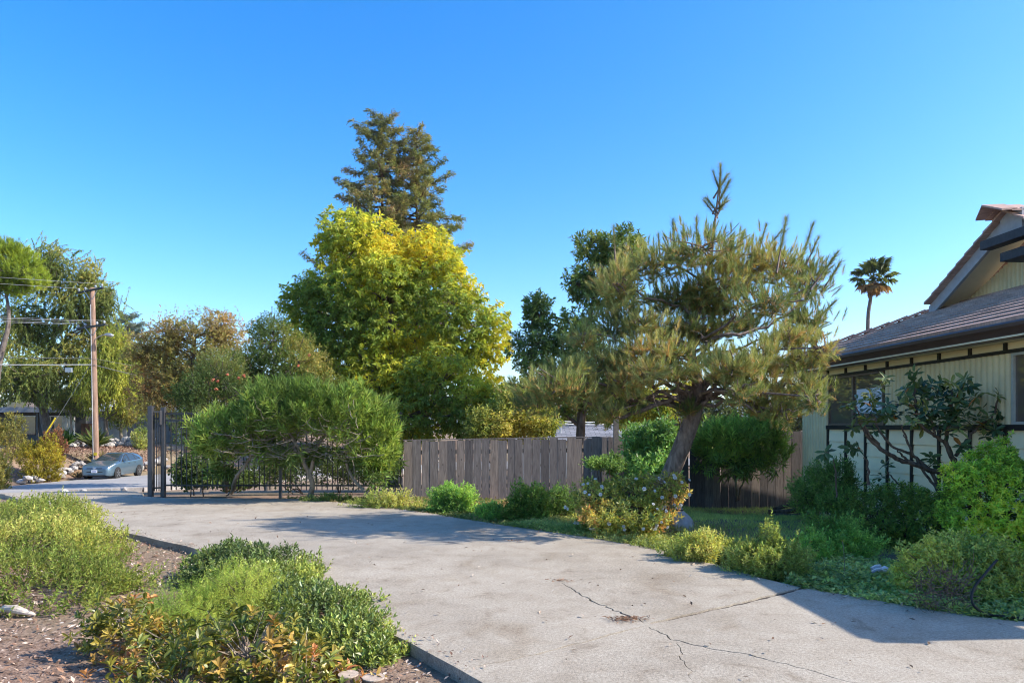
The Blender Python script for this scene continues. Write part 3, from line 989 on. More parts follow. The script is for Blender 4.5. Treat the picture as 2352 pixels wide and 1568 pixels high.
def on_pole(v): return path[0] + (path[-1] - path[0]) * np.clip((EYE - (v - HV) / FPX * pd - path[0][2]) / (path[-1][2] - path[0][2]), 0, 1)


arm_ends = []
for v_, w_ in ((668, 40), (751, 44)):
    c_ = on_pole(v_); c_ = c_ + np.array([0, -0.2, 0])
    a_, b_ = c_ + np.array([-w_ * pd / FPX, 0.5, -0.06]), c_ + np.array([w_ * pd / FPX, -0.5, 0.06])
    arm = MB().bar(a_, b_, 0.1, 0.12).build('crossarm', M['trim_black'], pole)
    for t in (0.04, 0.3, 0.7, 0.95):
        p_ = a_ + (b_ - a_) * t
        MB().tube([p_ + (0, 0, 0.05), p_ + (0, 0, 0.13), p_ + (0, 0, 0.16), p_ + (0, 0, 0.26)], [0.03, 0.05, 0.085, 0.04], 8).build('insulator', M['insulator'], arm)
        arm_ends.append(p_ + np.array([0, 0, 0.26]))
    for s in (-1, 1):
        MB().bar(c_ + np.array([0.5 * s, -0.12 * s, 0]), c_ + np.array([0.05 * s, 0.1, -0.6]), 0.03, 0.03).build('brace', M['steel'], pole)
lc = on_pole(785)
arm = MB().tube(smooth_path([lc, lc + (0.35, -0.1, 0.3), lc + (0.8, -0.2, 0.42), lc + (1.0, -0.25, 0.42)], 8), 0.03, 6).build('lamp_arm', M['steel'], pole)
hd = MB(); hp = lc + np.array([1.0, -0.25, 0.4])
hd.tube([hp + (-0.12, 0, 0.02), hp + (0.0, 0, 0.04), hp + (0.25, 0, 0.0), hp + (0.45, 0, -0.02)], [0.05, 0.1, 0.13, 0.03], 10)
hd.build('lamp_head', M['steel'], pole, smooth=True)
for dz in (0,):
    MB().bar(path[0] + (-0.06, -0.2, 0.3), on_pole(700) + (-0.03, -0.17, 0), 0.03, 0.03, (0, 1, 0)).build('conduit', M['wire_pale'], pole)
yt = on_pole(1042); MB().box(yt + (-0.02, -0.215, -0.09), yt + (0.2, -0.195, 0.09)).build('marker_tag', M['yellow'], pole)
bx_ = on_pole(845); MB().box(bx_ + (-1.55, -0.5, -0.3), bx_ + (-1.15, -0.35, -0.02)).build('cable_box', M['steel'], pole)


def wire(name, label, a, b, sag, r=0.016, mat='wire', group=None):
    a, b = np.array(a), np.array(b)
    t = np.linspace(0, 1, 22)[:, None]
    p = a + (b - a) * t; p[:, 2] -= 4 * sag * (t * (1 - t))[:, 0]
    o = MB().tube(p, r, 4, cap=False).build(name, M[mat], origin=a)
    return tag(o, label, 'wire', group)


off = np.array([-42, -12, 0])
words_ = ['topmost', 'second highest']
for k, e in enumerate((0, 3)):
    wire('overhead_wire', '%s thin wire running left from the upper crossarm' % ('left end' if k == 0 else 'right end'), arm_ends[e], arm_ends[e] + off + (0, 0, 2.4), 0.5, 0.008, 'wire_pale')
for k, e in enumerate((4, 5, 6, 7)):
    wire('overhead_wire', '%s thin wire running left from the lower crossarm' % ('outermost left', 'inner left', 'inner right', 'outermost right')[k], arm_ends[e], arm_ends[e] + off + (0, 0, 1.5), 0.5, 0.008, 'wire_pale')
wa, wb = on_pole(824), on_pole(838)
wire('overhead_cable', 'upper of two thick cables running left below the street lamp', wa + (0, -0.2, 0), wa + off + (0, 0, 1.2), 0.5, 0.018)
wire('overhead_cable', 'lower and thickest pale cable running left from the pole', wb + (0, -0.2, 0), wb + off + (0, 0, 1.0), 0.6, 0.028, 'wire_pale')
wire('overhead_cable', 'sagging dark cable running right from the pole into the trees', wb + (0.1, -0.2, 0), (-5, 62, 7.0), 2.2, 0.02)
wire('overhead_wire', 'thin dark wire running right above the sagging cable', wa + (0.1, -0.2, 0), (-5, 62, 8.5), 1.8, 0.011)
gp_ = P(84, 1012, 44)
gy_ = empty('guy_wire', (gp_[0], gp_[1], hz(gp_[0], gp_[1])))
tag(gy_, 'steel guy wire with a yellow guard in the rust coloured shrub', 'guy wire')
ga = np.array([gp_[0], gp_[1], hz(gp_[0], gp_[1]) - 0.1]); gb = on_pole(826)
MB().tube([ga, gb], 0.015, 4).build('cable', M['steel'], gy_)
gd_ = nrm(gb - ga)
MB().tube([ga + gd_ * 0.4 - (0.12, 0, 0), ga + gd_ * 2.5 - (0.12, 0, 0)], 0.055, 6).build('guard', M['yellow'], gy_)
wire('overhead_wire', 'upper thin wire above the shingled roof beyond the board fence', P(1287, 967, 31.5), P(1460, 963, 42), 0.1, 0.02, 'wire_pale')
wire('overhead_wire', 'lower thin wire above the shingled roof beyond the board fence', P(1287, 972, 31.5), P(1460, 969, 42), 0.1, 0.02, 'wire_pale')

# ---------------------------------------------------------------- parked car
ST = np.array([-2.24, -2.19, -2.02, -1.7, -1.3, -0.92, -0.5, -0.05, 0.45, 1.0, 1.5, 1.88, 2.1, 2.2, 2.24])
zt_ = np.array([0.60, 0.69, 0.79, 0.88, 0.965, 1.04, 1.25, 1.425, 1.49, 1.475, 1.415, 1.325, 1.21, 1.08, 0.74])
zb_ = np.array([0.60, 0.68, 0.77, 0.84, 0.9, 0.94, 0.965, 0.985, 1.0, 1.02, 1.05, 1.07, 1.07, 1.0, 0.72])   # belt line
wm = np.array([0.62, 0.72, 0.81, 0.86, 0.872, 0.872, 0.872, 0.872, 0.872, 0.872, 0.868, 0.85, 0.8, 0.76, 0.72])   # widest
wr = np.array([0.40, 0.5, 0.6, 0.66, 0.68, 0.66, 0.6, 0.56, 0.56, 0.56, 0.56, 0.57, 0.6, 0.62, 0.6])           # roof edge
zs_ = np.array([0.26, 0.22, 0.2, 0.19, 0.19, 0.19, 0.19, 0.19, 0.19, 0.19, 0.19, 0.2, 0.24, 0.28, 0.32])      # sill
SEC = []
for i in range(len(ST)):
    B = zb_[i]; T = zt_[i]; s_ = zs_[i]
    ft = T - B
    SEC.append([(wm[i] * 0.93, s_), (wm[i] * 0.985, s_ + (B - s_) * 0.25), (wm[i], s_ + (B - s_) * 0.58), (wm[i] * 0.975, s_ + (B - s_) * 0.88), (wm[i] * 0.945, B),
                (wm[i] * 0.945 + (wr[i] - wm[i] * 0.945) * 0.55, B + ft * 0.55), (wr[i], B + ft * 0.9), (wr[i] * 0.55, B + ft * 0.985), (0, T)])
SEC = np.array(SEC)                        # station x point x (halfwidth, z)
NS, NP = 57, 33


def csurf(s, t):
    """car skin: s = 0..1 nose to tail, t = 0..1 sill to roof centre, half of the car"""
    s = np.clip(np.asarray(s, float), 0, 1); t = np.clip(np.asarray(t, float), 0, 1)
    xs = s * (len(ST) - 1); i = np.minimum(xs.astype(int), len(ST) - 2); fs = xs - i
    ps = t * 8; j = np.minimum(ps.astype(int), 7); fp = ps - j
    def g(A):
        return A
    def hermite(a, b_, c, d, f):
        return 0.5 * (2 * b_ + (c - a) * f + (2 * a - 5 * b_ + 4 * c - d) * f * f + (3 * b_ - a - 3 * c + d) * f ** 3)
    im, i2 = np.maximum(i - 1, 0), np.minimum(i + 2, len(ST) - 1)
    jm, j2 = np.maximum(j - 1, 0), np.minimum(j + 2, 8)
    out = []
    for kx in (0, 1):
        rows = []
        for jj in (jm, j, j + 1, j2):
            rows.append(hermite(SEC[im, jj, kx], SEC[i, jj, kx], SEC[i + 1, jj, kx], SEC[i2, jj, kx], fs))
        out.append(hermite(*rows, fp))
    xx = hermite(ST[im], ST[i], ST[i + 1], ST[i2], fs)
    return np.stack([xx, out[0], out[1]], -1)


def cpatch(s0, s1, t0, t1, off, side, ns=8, nt_=6, warp=None):
    S, T = np.meshgrid(np.linspace(0, 1, ns), np.linspace(0, 1, nt_), indexing='ij')
    if warp is None: s_, t_ = s0 + (s1 - s0) * S, t0 + (t1 - t0) * T
    else: s_, t_ = warp(S, T)
    p = csurf(s_, t_); e = 1e-3
    du = csurf(s_ + e, t_) - csurf(s_ - e, t_); dv = csurf(s_, t_ + e) - csurf(s_, t_ - e)
    n_ = nrm(np.cross(du, dv))
    n_ = np.where((n_[..., 1:2] * 1 + n_[..., 2:3] * 0.5) < 0, -n_, n_)
    p = p + n_ * off
    p[..., 1] *= side
    ii_ = np.arange(ns * nt_).reshape(ns, nt_)
    q_ = np.stack([ii_[:-1, :-1], ii_[1:, :-1], ii_[1:, 1:], ii_[:-1, 1:]], -1).reshape(-1, 4)
    if side < 0: q_ = q_[:, ::-1]
    return p.reshape(-1, 3), q_


def ss(x): return float(np.interp(x, ST, np.linspace(0, 1, len(ST))))


fr = np.array([P(217, 0, 39.6)[0], 39.6]); 
hd_ang = math.atan2(0.997, -0.078)
car = empty('parked_car', (fr[0] + 2.24 * math.cos(hd_ang), fr[1] + 2.24 * math.sin(hd_ang), 0), hd_ang)
cz = hz(car.location.x, car.location.y) + 0.01
car.location.z = cz
tag(car, 'silver blue hatchback car parked on the far side of the street', 'car')
m, nt, b = new_mat('car_paint')
b.inputs['Base Color'].default_value = (0.24, 0.36, 0.43, 1); b.inputs['Metallic'].default_value = 0.55
b.inputs['Roughness'].default_value = 0.28; b.inputs['Coat Weight'].default_value = 0.7; b.inputs['Coat Roughness'].default_value = 0.05
fl = noise(nt, coords(nt), 400, 2); nt.links.new(ramp(nt, fl, [(0.3, (0.09, 0.15, 0.2)), (0.7, (0.14, 0.215, 0.27))]), b.inputs['Base Color'])
M['car_paint'] = m
m, nt, b = new_mat('car_glass')
b.inputs['Base Color'].default_value = (0.03, 0.04, 0.045, 1); b.inputs['Roughness'].default_value = 0.04; b.inputs['Specular IOR Level'].default_value = 0.9
M['car_glass'] = m
M['rubber'] = plain('rubber', (0.02, 0.02, 0.02), 0.8)
M['rim'] = plain('rim_alloy', (0.35, 0.36, 0.37), 0.35, 0.8)
M['lamp_clear'] = plain('lamp_clear', (0.75, 0.78, 0.8), 0.1, 0.2, spec=0.8)
M['plate'] = plain('plate', (0.75, 0.74, 0.75), 0.5)
M['chrome'] = plain('chrome', (0.75, 0.76, 0.78), 0.12, 0.95)
M['plate_ink'] = plain('plate_ink', (0.1, 0.12, 0.3), 0.5)
bd = MB()
for side in (1, -1):
    v_, q_ = cpatch(0, 1, 0, 1, 0, side, NS, NP); bd.add(v_, q_)
# nose and tail closed, floor pan
for s_ in (0.0, 1.0):
    tt = np.linspace(0, 1, 17); p = csurf(np.full(17, s_), tt); pl_ = p.copy(); pl_[:, 1] *= -1
    v_ = np.concatenate([p, pl_]); bd.add(v_, [(k, k + 1, k + 18, k + 17) for k in range(16)])
bd.build('body', M['car_paint'], car, smooth=True, local=True)
MB().box((-2.05, -0.74, 0.17), (2.05, 0.74, 0.3)).build('underbody', M['rubber'], car, local=True)
wsm = lambda S, T: (ss(-0.95) + (ss(-0.07) - ss(-0.95)) * S, 0.62 + 0.38 * T + 0 * S)
g = MB()
for side in (1, -1):
    v_, q_ = cpatch(0, 0, 0, 0, 0.008, side, 10, 8, lambda S, T: (ss(-0.9) + (ss(-0.06) - ss(-0.9)) * S, (0.56 + 0.18 * S) + (1 - (0.56 + 0.18 * S)) * T)); g.add(v_, q_)
g.build('windscreen', M['car_glass'], car, smooth=True, local=True)
g = MB()
for side in (1, -1):
    v_, q_ = cpatch(0, 0, 0, 0, 0.008, side, 10, 8, lambda S, T: (ss(1.25) + (ss(2.0) - ss(1.25)) * S, 0.76 + 0.24 * T)); g.add(v_, q_)
g.build('rear_window', M['car_glass'], car, smooth=True, local=True)
for side in (1, -1):
    v_, q_ = cpatch(0, 0, 0, 0, 0.006, side, 20, 7, lambda S, T: (ss(-0.72) + (ss(1.62) - ss(-0.72)) * S, 0.5 + (0.045 + 0.19 * np.minimum(1, np.minimum(S * 2.9, (1 - S) * 3.4))) * T))
    MB().add(v_, q_).build('window_surround', M['rubber'], car, smooth=True, local=True)
    for x0, x1, e0_, e1_ in ((-0.55, 0.16, 0.25, 1.0), (0.24, 0.95, 1.0, 0.85), (1.02, 1.42, 0.8, 0.2)):
        v_, q_ = cpatch(0, 0, 0, 0, 0.012, side, 8, 6, lambda S, T: (ss(x0) + (ss(x1) - ss(x0)) * S, 0.512 + (0.018 + 0.18 * (e0_ + (e1_ - e0_) * S)) * T))
        MB().add(v_, q_).build('side_window', M['car_glass'], car, smooth=True, local=True)
    v_, q_ = cpatch(0, 0, 0, 0, 0.01, side, 8, 5, lambda S, T: (ss(-2.14) + (ss(-1.5) - ss(-2.14)) * S, 0.33 + 0.16 * S + (0.1 * (1 - S) + 0.02) * T))
    MB().add(v_, q_).build('headlight', M['lamp_clear'], car, smooth=True, local=True)
    v_, q_ = cpatch(ss(2.02), ss(2.2), 0.3, 0.46, 0.01, side)
    MB().add(v_, q_).build('tail_light', plain('tail_red', (0.4, 0.02, 0.02), 0.2), car, smooth=True, local=True)
    mr = MB().box((-0.62, side * 0.86 - 0.0, 0.98), (-0.42, side * 1.0, 1.11)); mr.build('wing_mirror', M['car_paint'], car, local=True)
    MB().box((0.0, side * 0.868 - 0.01, 0.83), (0.2, side * 0.868 + 0.014 * side + 0.01, 0.86)).build('door_handle', M['chrome'], car, local=True)
    MB().box((0.75, side * 0.862 - 0.01, 0.86), (0.93, side * 0.862 + 0.014 * side + 0.01, 0.89)).build('door_handle', M['chrome'], car, local=True)
    MB().box((-2.19, side * 0.6 - 0.05, 0.42), (-2.13, side * 0.6 + 0.05, 0.58)).build('fog_lamp', M['rubber'], car, local=True)
    for xw in (-1.36, 1.34):
        a_ = np.linspace(0, 2 * math.pi, 24, endpoint=False)
        wh = empty('wheel', (xw, side * 0.79, 0.315)); wh.parent = car
        ring = MB()
        ring.tube([(0, -side * 0.1, 0), (0, side * 0.112, 0)], 0.37, 24); ring.build('wheel_arch', M['rubber'], wh, local=True)
        ty = MB(); ty.tube([(0, -side * 0.1, 0), (0, side * 0.1, 0), (0, side * 0.118, 0), (0, side * 0.122, 0)], [0.315, 0.315, 0.3, 0.24], 24); ty.build('tyre', M['rubber'], wh, local=True)
        rm = MB()
        for k in range(5):
            aa = k * 2 * math.pi / 5 + 0.3
            rm.bar((0.04 * math.cos(aa), side * 0.13, 0.04 * math.sin(aa)), (0.21 * math.cos(aa), side * 0.127, 0.21 * math.sin(aa)), 0.05, 0.02, (0, 1, 0))
        rm.build('rim', M['rim'], wh, local=True)
MB().add([(-2.262, -0.5, 0.22), (-2.262, 0.5, 0.22), (-2.225, 0.62, 0.3), (-2.245, 0.42, 0.46), (-2.25, 0, 0.49), (-2.245, -0.42, 0.46), (-2.225, -0.62, 0.3)], [(0, 1, 2, 6), (6, 2, 3, 5), ]).add([(-2.245, 0.42, 0.46), (-2.262, 0, 0.475), (-2.245, -0.42, 0.46)], [(0, 1, 2)]).build('lower_intake', M['rubber'], car, local=True)
MB().add([(-2.25, -0.42, 0.635), (-2.25, 0.42, 0.635), (-2.243, 0.44, 0.672), (-2.243, -0.44, 0.672)], [(0, 1, 2, 3)]).build('grille', M['rubber'], car, local=True)
pl_ = MB().box((-2.285, -0.16, 0.4), (-2.265, 0.16, 0.56)).build('number_plate', M['plate'], car, local=True)
for k in range(7):
    MB().box((-2.289, -0.12 + k * 0.036, 0.445), (-2.286, -0.12 + k * 0.036 + 0.022, 0.505)).build('plate_character', M['plate_ink'], pl_, local=True)
lg = MB(); aa = np.linspace(0, 2 * math.pi, 17)
for rx, rz_, cz_ in ((0.085, 0.055, 0), (0.032, 0.05, 0), (0.06, 0.02, 0.025)):
    lg.tube(np.c_[np.full(17, -2.262), rx * np.cos(aa), 0.655 + cz_ + rz_ * np.sin(aa)], 0.009, 4, cap=False)
lg.build('emblem', M['chrome'], car, local=True)
# ================================================================ plant kit
UP = np.array([0, 0, 1.0])
LEAF = np.array([2.4, 2.2, 2.3])          # palettes below are noted a little dark


def lobe(u0, v0, u1, v1, d, deep=1.0):
    """an ellipsoid that fills the box (u0, v0, u1, v1) of the photograph at depth d"""
    c = P((u0 + u1) / 2, (v0 + v1) / 2, d)
    rx, rz_ = (u1 - u0) / 2 * d / FPX, (v1 - v0) / 2 * d / FPX
    return (c, np.array([rx, rx * deep, rz_]))


def sample(lobes, n, shell=0.55, zmin=None, cull=0.72, rough=0.22, stray=1.16):
    sd_ = rng.uniform(0, 9)
    w = np.array([(l[1][0] * l[1][1] * l[1][2]) ** (2 / 3) for l in lobes]); w /= w.sum()
    pts, nr = [], []
    tot = 0
    C = np.array([l[0] for l in lobes]); RR = np.array([l[1] for l in lobes])
    while tot < n:
        k = rng.choice(len(lobes), n, p=w)
        d = nrm(rng.normal(size=(n, 3)))
        r = 1 - (1 - shell) * rng.random(n) ** 1.6
        r = np.where(rng.random(n) < 0.12, r * rng.uniform(1.0, stray, n), r)
        r = r * (1 + rough * 2 * (patch(C[k] / RR[k].mean(1)[:, None] + d, 3.0, sd_) - 0.5))
        p = C[k] + RR[k] * d * r[:, None]
        o = nrm(d / RR[k])
        ok = np.ones(n, bool)
        for j in range(len(lobes)):
            q = np.linalg.norm((p - C[j]) / RR[j], axis=1)
            ok &= ~((q < cull) & (k != j))
        if zmin is not None: ok &= p[:, 2] > zmin
        pts.append(p[ok]); nr.append(o[ok]); tot += ok.sum()
        if ok.sum() == 0: break
    return np.concatenate(pts)[:n], np.concatenate(nr)[:n]


def patch(p, s, seed=0.0):
    """soft 3-d patchiness, 0..1"""
    x, y, z = (p * s).T + seed
    f = np.sin(x * 1.7 + 1.3 * np.sin(y * 1.1)) + np.sin(y * 1.9 + 1.7 * np.sin(z * 1.3)) + np.sin(z * 2.3 + 1.1 * np.sin(x * 1.9))
    return np.clip(f / 4.4 + 0.5, 0, 1)


def pick(pal, f):
    """palette [(upto, rgb), ...] looked up by f in 0..1, blended"""
    xs = [p[0] for p in pal]
    return np.stack([np.interp(f, xs, [p[1][k] for p in pal]) for k in range(3)], 1)


def put_leaves(mb, pos, d, n, L, Wd, col, kind='dia', fold=0.16, curl=0.12):
    k = len(pos)
    L = np.broadcast_to(np.asarray(L, float), (k,))[:, None]; Wd = np.broadcast_to(np.asarray(Wd, float), (k,))[:, None]
    s = nrm(np.cross(d, n)); n = np.cross(s, d)
    if kind == 'needle':
        v = np.stack([pos - s * Wd / 2, pos + s * Wd / 2, pos + d * L - n * L * curl], 1)
        i = np.arange(k)[:, None] * 3
        mb.add(v.reshape(-1, 3), i + np.array([[0, 1, 2]]), np.repeat(col, 3, 0))
    elif kind == 'dia':
        m_ = pos + d * L * 0.45 + n * L * fold * 0.5
        v = np.stack([pos, m_ + s * Wd / 2, pos + d * L - n * L * curl, m_ - s * Wd / 2], 1)
        i = np.arange(k)[:, None] * 4
        f = np.concatenate([i + np.array([[0, 1, 2]]), i + np.array([[0, 2, 3]])])
        mb.add(v.reshape(-1, 3), f, np.repeat(col, 4, 0))
    else:  # 'oval': longer outline with a midrib
        a1 = pos + d * L * 0.28; a2 = pos + d * L * 0.68 - n * L * curl * 0.35
        mid = pos + d * L * 0.5 - n * L * (curl * 0.2)
        up = n * Wd * fold
        v = np.stack([pos, mid, pos + d * L - n * L * curl, a1 + s * Wd * 0.42 + up, a2 + s * Wd * 0.5 + up, a1 - s * Wd * 0.42 + up, a2 - s * Wd * 0.5 + up], 1)
        i = np.arange(k)[:, None] * 7
        f = np.concatenate([i + np.array([[0, 1, 3]]), i + np.array([[1, 4, 3]]), i + np.array([[1, 2, 4]]), i + np.array([[0, 5, 1]]), i + np.array([[1, 5, 6]]), i + np.array([[1, 6, 2]])])
        mb.add(v.reshape(-1, 3), f, np.repeat(col, 7, 0))


def whorl(tips, axes, n, slen, a0, a1, droop=0.0, jit=0.25):
    k = len(tips)
    ref = np.where(np.abs(axes[:, 2:3]) > 0.9, np.array([[1.0, 0, 0]]), np.array([[0, 0, 1.0]]))
    e1 = nrm(np.cross(axes, ref)); e2 = np.cross(axes, e1)
    t = np.linspace(0, 1, n)[None, :] + rng.normal(0, 0.5 / n, (k, n))
    t = np.clip(t, 0, 1)
    az = np.arange(n)[None, :] * 2.39996 + rng.uniform(0, 6.28, (k, 1)) + rng.normal(0, 0.2, (k, n))
    an = np.radians(a0 + (a1 - a0) * t) + rng.normal(0, jit * 0.6, (k, n))
    slen = np.broadcast_to(np.asarray(slen, float), (k,))[:, None]
    rad = e1[:, None] * np.cos(az)[..., None] + e2[:, None] * np.sin(az)[..., None]
    A = axes[:, None]
    d = A * np.cos(an)[..., None] + rad * np.sin(an)[..., None]
    d[..., 2] -= droop
    d = nrm(d)
    nn = A * np.sin(an)[..., None] - rad * np.cos(an)[..., None] + rng.normal(0, jit * 0.5, (k, n, 3))
    pos = tips[:, None] - A * (slen * (1 - t))[..., None]
    sh = np.repeat(np.arange(k), n)
    return pos.reshape(-1, 3), d.reshape(-1, 3), nn.reshape(-1, 3), sh, t.ravel()


def foliage(mb, lobes, n, leaves, L, Wd, pal, slen=0.1, ang=(60, 25), axis=(1.0, 0.6, 0.35), droop=0.0, kind='dia', shell=0.55,
            zmin=None, ps=1.2, bright=0.22, cull=0.72, shift=None, curl=0.12, lj=0.2, tips=None, rough=0.24, stray=1.16):
    """shoots with leaves round them, spread over the lobes"""
    if tips is None: tp, o = sample(lobes, n, shell, zmin, cull, rough, stray)
    else: tp, o = tips
    n = len(tp)
    ax_ = nrm(o * axis[0] + UP * axis[1] + rng.normal(0, axis[2], (n, 3)))
    pos, d, nn, sh, t = whorl(tp, ax_, leaves, np.asarray(slen) * rng.uniform(0.7, 1.3, n), ang[0], ang[1], droop)
    f = patch(tp, ps, rng.uniform(0, 9)) * 0.75 + rng.uniform(-0.12, 0.37, n)
    if shift is not None: f = f + shift(tp)
    col = pick(pal, np.clip(f, 0, 1))[sh] * LEAF
    col = col * (1 + rng.normal(0, bright, (len(sh), 1))).clip(0.45, 1.7) * (1 + rng.normal(0, bright * 0.25, (len(sh), 3)))
    Ls = L * rng.uniform(1 - lj * 2, 1 + lj, len(pos))
    put_leaves(mb, pos, d, nn, Ls, Wd * Ls / L, np.clip(col, 0.004, 0.9), kind, curl=curl)
    return tp, ax_


def limbs(mb, trunk, targets, r0, r1=0.012, sides=5, low=0.45, wig=0.06):
    """branches that leave the trunk path and curve out to the targets"""
    trunk = np.asarray(trunk)
    ends = []
    for tg in targets:
        hd = np.linalg.norm(trunk[:, :2] - tg[:2], axis=1)
        want = tg[2] - hd * low
        i = int(np.argmin(np.abs(trunk[:, 2] - want) + 0.15 * hd))
        p0 = trunk[i]; L = np.linalg.norm(tg - p0)
        ctrl = p0 + (tg - p0) * 0.5 + UP * L * 0.12 + rng.normal(0, 0.08 * L, 3)
        pts = wob(bez(p0, ctrl, tg, 8), wig * L * 0.4)
        rr = r0 * (0.35 + 0.65 * (1 - i / len(trunk)))
        mb.tube(pts, np.linspace(rr, r1, 8), sides, cap=False)
        ends.append(pts)
    return ends


def twigs(mb, lobes, tips, n, r=0.006):
    C = np.array([l[0] for l in lobes])
    for i in rng.choice(len(tips), min(n, len(tips)), replace=False):
        c = C[np.argmin(np.linalg.norm(C - tips[i], axis=1))]
        s = c + (tips[i] - c) * rng.uniform(0.0, 0.3) + rng.normal(0, 0.02, 3)
        mb.tube(wob(bez(s, (s + tips[i]) / 2 - UP * 0.05 * np.linalg.norm(tips[i] - s), tips[i], 4), 0.02 * np.linalg.norm(tips[i] - s)), [r * 1.6, r * 1.3, r, r * 0.5], 3, cap=False)


def shrub(name, label, lobes, n, leaves, L, Wd, pal, base=None, mat='leaf', wood='bark_brown', cat='shrub', group=None, stems=8, tw=60, stem_r=0.015, crown='foliage', **kw):
    """a bush: stems from the ground and a mass of leafy shoots"""
    c = np.mean([l[0] for l in lobes], 0)
    if base is None: base = (c[0], c[1], hz(c[0], c[1]) - 0.06)
    e = empty(name, base)
    tag(e, label, cat, group)
    mb = MB()
    tp, _ = foliage(mb, lobes, n, leaves, L, Wd, pal, **kw)
    mb.build(crown, M[mat], e)
    if stems or tw:
        bz = np.array(base)
        for i in range(stems):
            l = lobes[i % len(lobes)]
            tg = l[0] + l[1] * rng.uniform(-0.5, 0.6, 3)
            p0 = bz + np.array([rng.normal(0, l[1][0] * 0.12), rng.normal(0, l[1][1] * 0.12), 0])
            if len(lobes) > 1: p0[:2] += (l[0][:2] - bz[:2]) * 0.7; p0[2] = min(bz[2], tg[2] - 0.05)
            MB().tube(wob(bez(p0, (p0 + tg) / 2 + rng.normal(0, 0.05, 3), tg, 6), 0.02), np.linspace(stem_r, stem_r * 0.4, 6), 5, cap=False).build('stem', M[wood], e)
        if tw:
            wd = MB(); twigs(wd, lobes, tp, tw, stem_r * 0.3)
            wd.build('twigs', M[wood], e)['kind'] = 'stuff'
    return e


def split_leaves(parent, name, pos, d, nn, L, Wd, col, n_single, mat, rest='foliage', kind='oval', curl=0.15, fold=0.12):
    """the leaves nearest the camera as objects of their own (shared meshes), the others joined"""
    o = np.argsort(np.linalg.norm(pos - np.array([0, 0, EYE]), axis=1))
    single, other = o[:n_single], o[n_single:]
    cq = np.round(col[single] * 12).astype(int)
    meshes = {}
    ploc = np.array(parent_loc(parent))
    for i in single:
        key = tuple(np.round(np.log(np.maximum(col[i], 0.005)) * 2.2).astype(int))
        if key not in meshes:
            mb = MB(); put_leaves(mb, np.zeros((1, 3)), np.array([[0, 1.0, 0]]), np.array([[0, 0, 1.0]]), 1.0, Wd / np.mean(L), col[i:i + 1], kind, curl=curl, fold=fold)
            ob = mb.build(name, mat, None)
            meshes[key] = ob.data
            bpy.data.objects.remove(ob)
        dd = d[i]; s = nrm(np.cross(dd, nn[i])); nz = np.cross(s, dd)
        li = L[i]
        mt = Matrix(((s[0] * li, dd[0] * li, nz[0] * li, pos[i][0] - ploc[0]), (s[1] * li, dd[1] * li, nz[1] * li, pos[i][1] - ploc[1]), (s[2] * li, dd[2] * li, nz[2] * li, pos[i][2] - ploc[2]), (0, 0, 0, 1)))
        shared(name, meshes[key], parent, None, mat4=mt)
    if len(other):
        mb = MB(); put_leaves(mb, pos[other], d[other], nn[other], L[other], Wd * L[other] / np.mean(L), col[other], kind, curl=curl, fold=fold)
        ob = mb.build(rest, mat, parent); ob['kind'] = 'stuff'
# ================================================================ trees
def tree(name, label, lobes, trunk, r0, n, leaves, L, Wd, pal, mat='leaf', wood='bark_grey', group=None, tw=150, limb_n=16, cat='tree', extra=None, limb_r=0.5, **kw):
    e = empty(name, (trunk[0][0], trunk[0][1], trunk[0][2]))
    tag(e, label, cat, group)
    tk = smooth_path(trunk, 18)
    mb = MB()
    tp, _ = foliage(mb, lobes, n, leaves, L, Wd, pal, **kw)
    if extra: extra(mb)
    mb.build('crown', M[mat], e)
    wd = MB()
    wd.tube(tk, np.linspace(r0, r0 * 0.25, 18) * (1 + 0.25 * np.exp(-np.arange(18) / 1.2)), 10)
    tg = [l[0] + l[1] * rng.uniform(-0.55, 0.55, 3) for l in lobes for _ in range(max(1, limb_n // len(lobes)))]
    limbs(wd, tk, tg, r0 * limb_r)
    twigs(wd, lobes, tp, tw, r0 * 0.05 + 0.004)
    wd.build('trunk', M[wood], e, smooth=True)
    return e


def gpt(u, d, dz=0.0):
    x = (u - CU) / FPX * d
    return np.array([x, d, hz(x, d) + dz])


# ---- the big yellow-green tree behind the fences
D = 21.0
lobs = [lobe(718, 482, 925, 650, D), lobe(905, 522, 1065, 690, D), lobe(700, 590, 1010, 850, D, 0.8), lobe(648, 625, 800, 790, D + .3), lobe(650, 735, 850, 900, D), lobe(930, 600, 1120, 830, D), lobe(1040, 690, 1178, 850, D + .3),
        lobe(700, 770, 960, 1000, D, 0.8), lobe(880, 780, 1130, 1000, D - .6, 0.8), lobe(1000, 850, 1190, 1010, D - .8), lobe(830, 900, 1010, 1030, D - .6), lobe(800, 560, 960, 720, D - .8)]
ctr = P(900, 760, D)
def yellower(p): return 0.38 * np.clip((p[:, 2] - 3.6) / 4.0, 0, 1) + 0.28 * np.clip((p[:, 0] - ctr[0] - 0.3) / 3.0, 0, 1) * np.clip((p[:, 2] - 1.8) / 1.5, 0, 1) - 0.24  # autumn yellow, plus sunlight painted into the leaf colour towards top and right
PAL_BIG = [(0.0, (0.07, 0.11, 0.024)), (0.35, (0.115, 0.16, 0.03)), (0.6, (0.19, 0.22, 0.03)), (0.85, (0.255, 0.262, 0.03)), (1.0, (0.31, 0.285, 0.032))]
b0 = gpt(905, 21.3)
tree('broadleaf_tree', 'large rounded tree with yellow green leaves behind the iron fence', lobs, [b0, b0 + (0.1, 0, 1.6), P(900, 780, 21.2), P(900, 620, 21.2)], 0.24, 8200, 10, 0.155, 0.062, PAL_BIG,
     ang=(75, 35), axis=(0.9, 0.1, 0.4), droop=0.75, slen=0.16, shell=0.5, ps=0.9, shift=yellower, bright=0.2, limb_n=40, rough=0.16, cull=0.8)


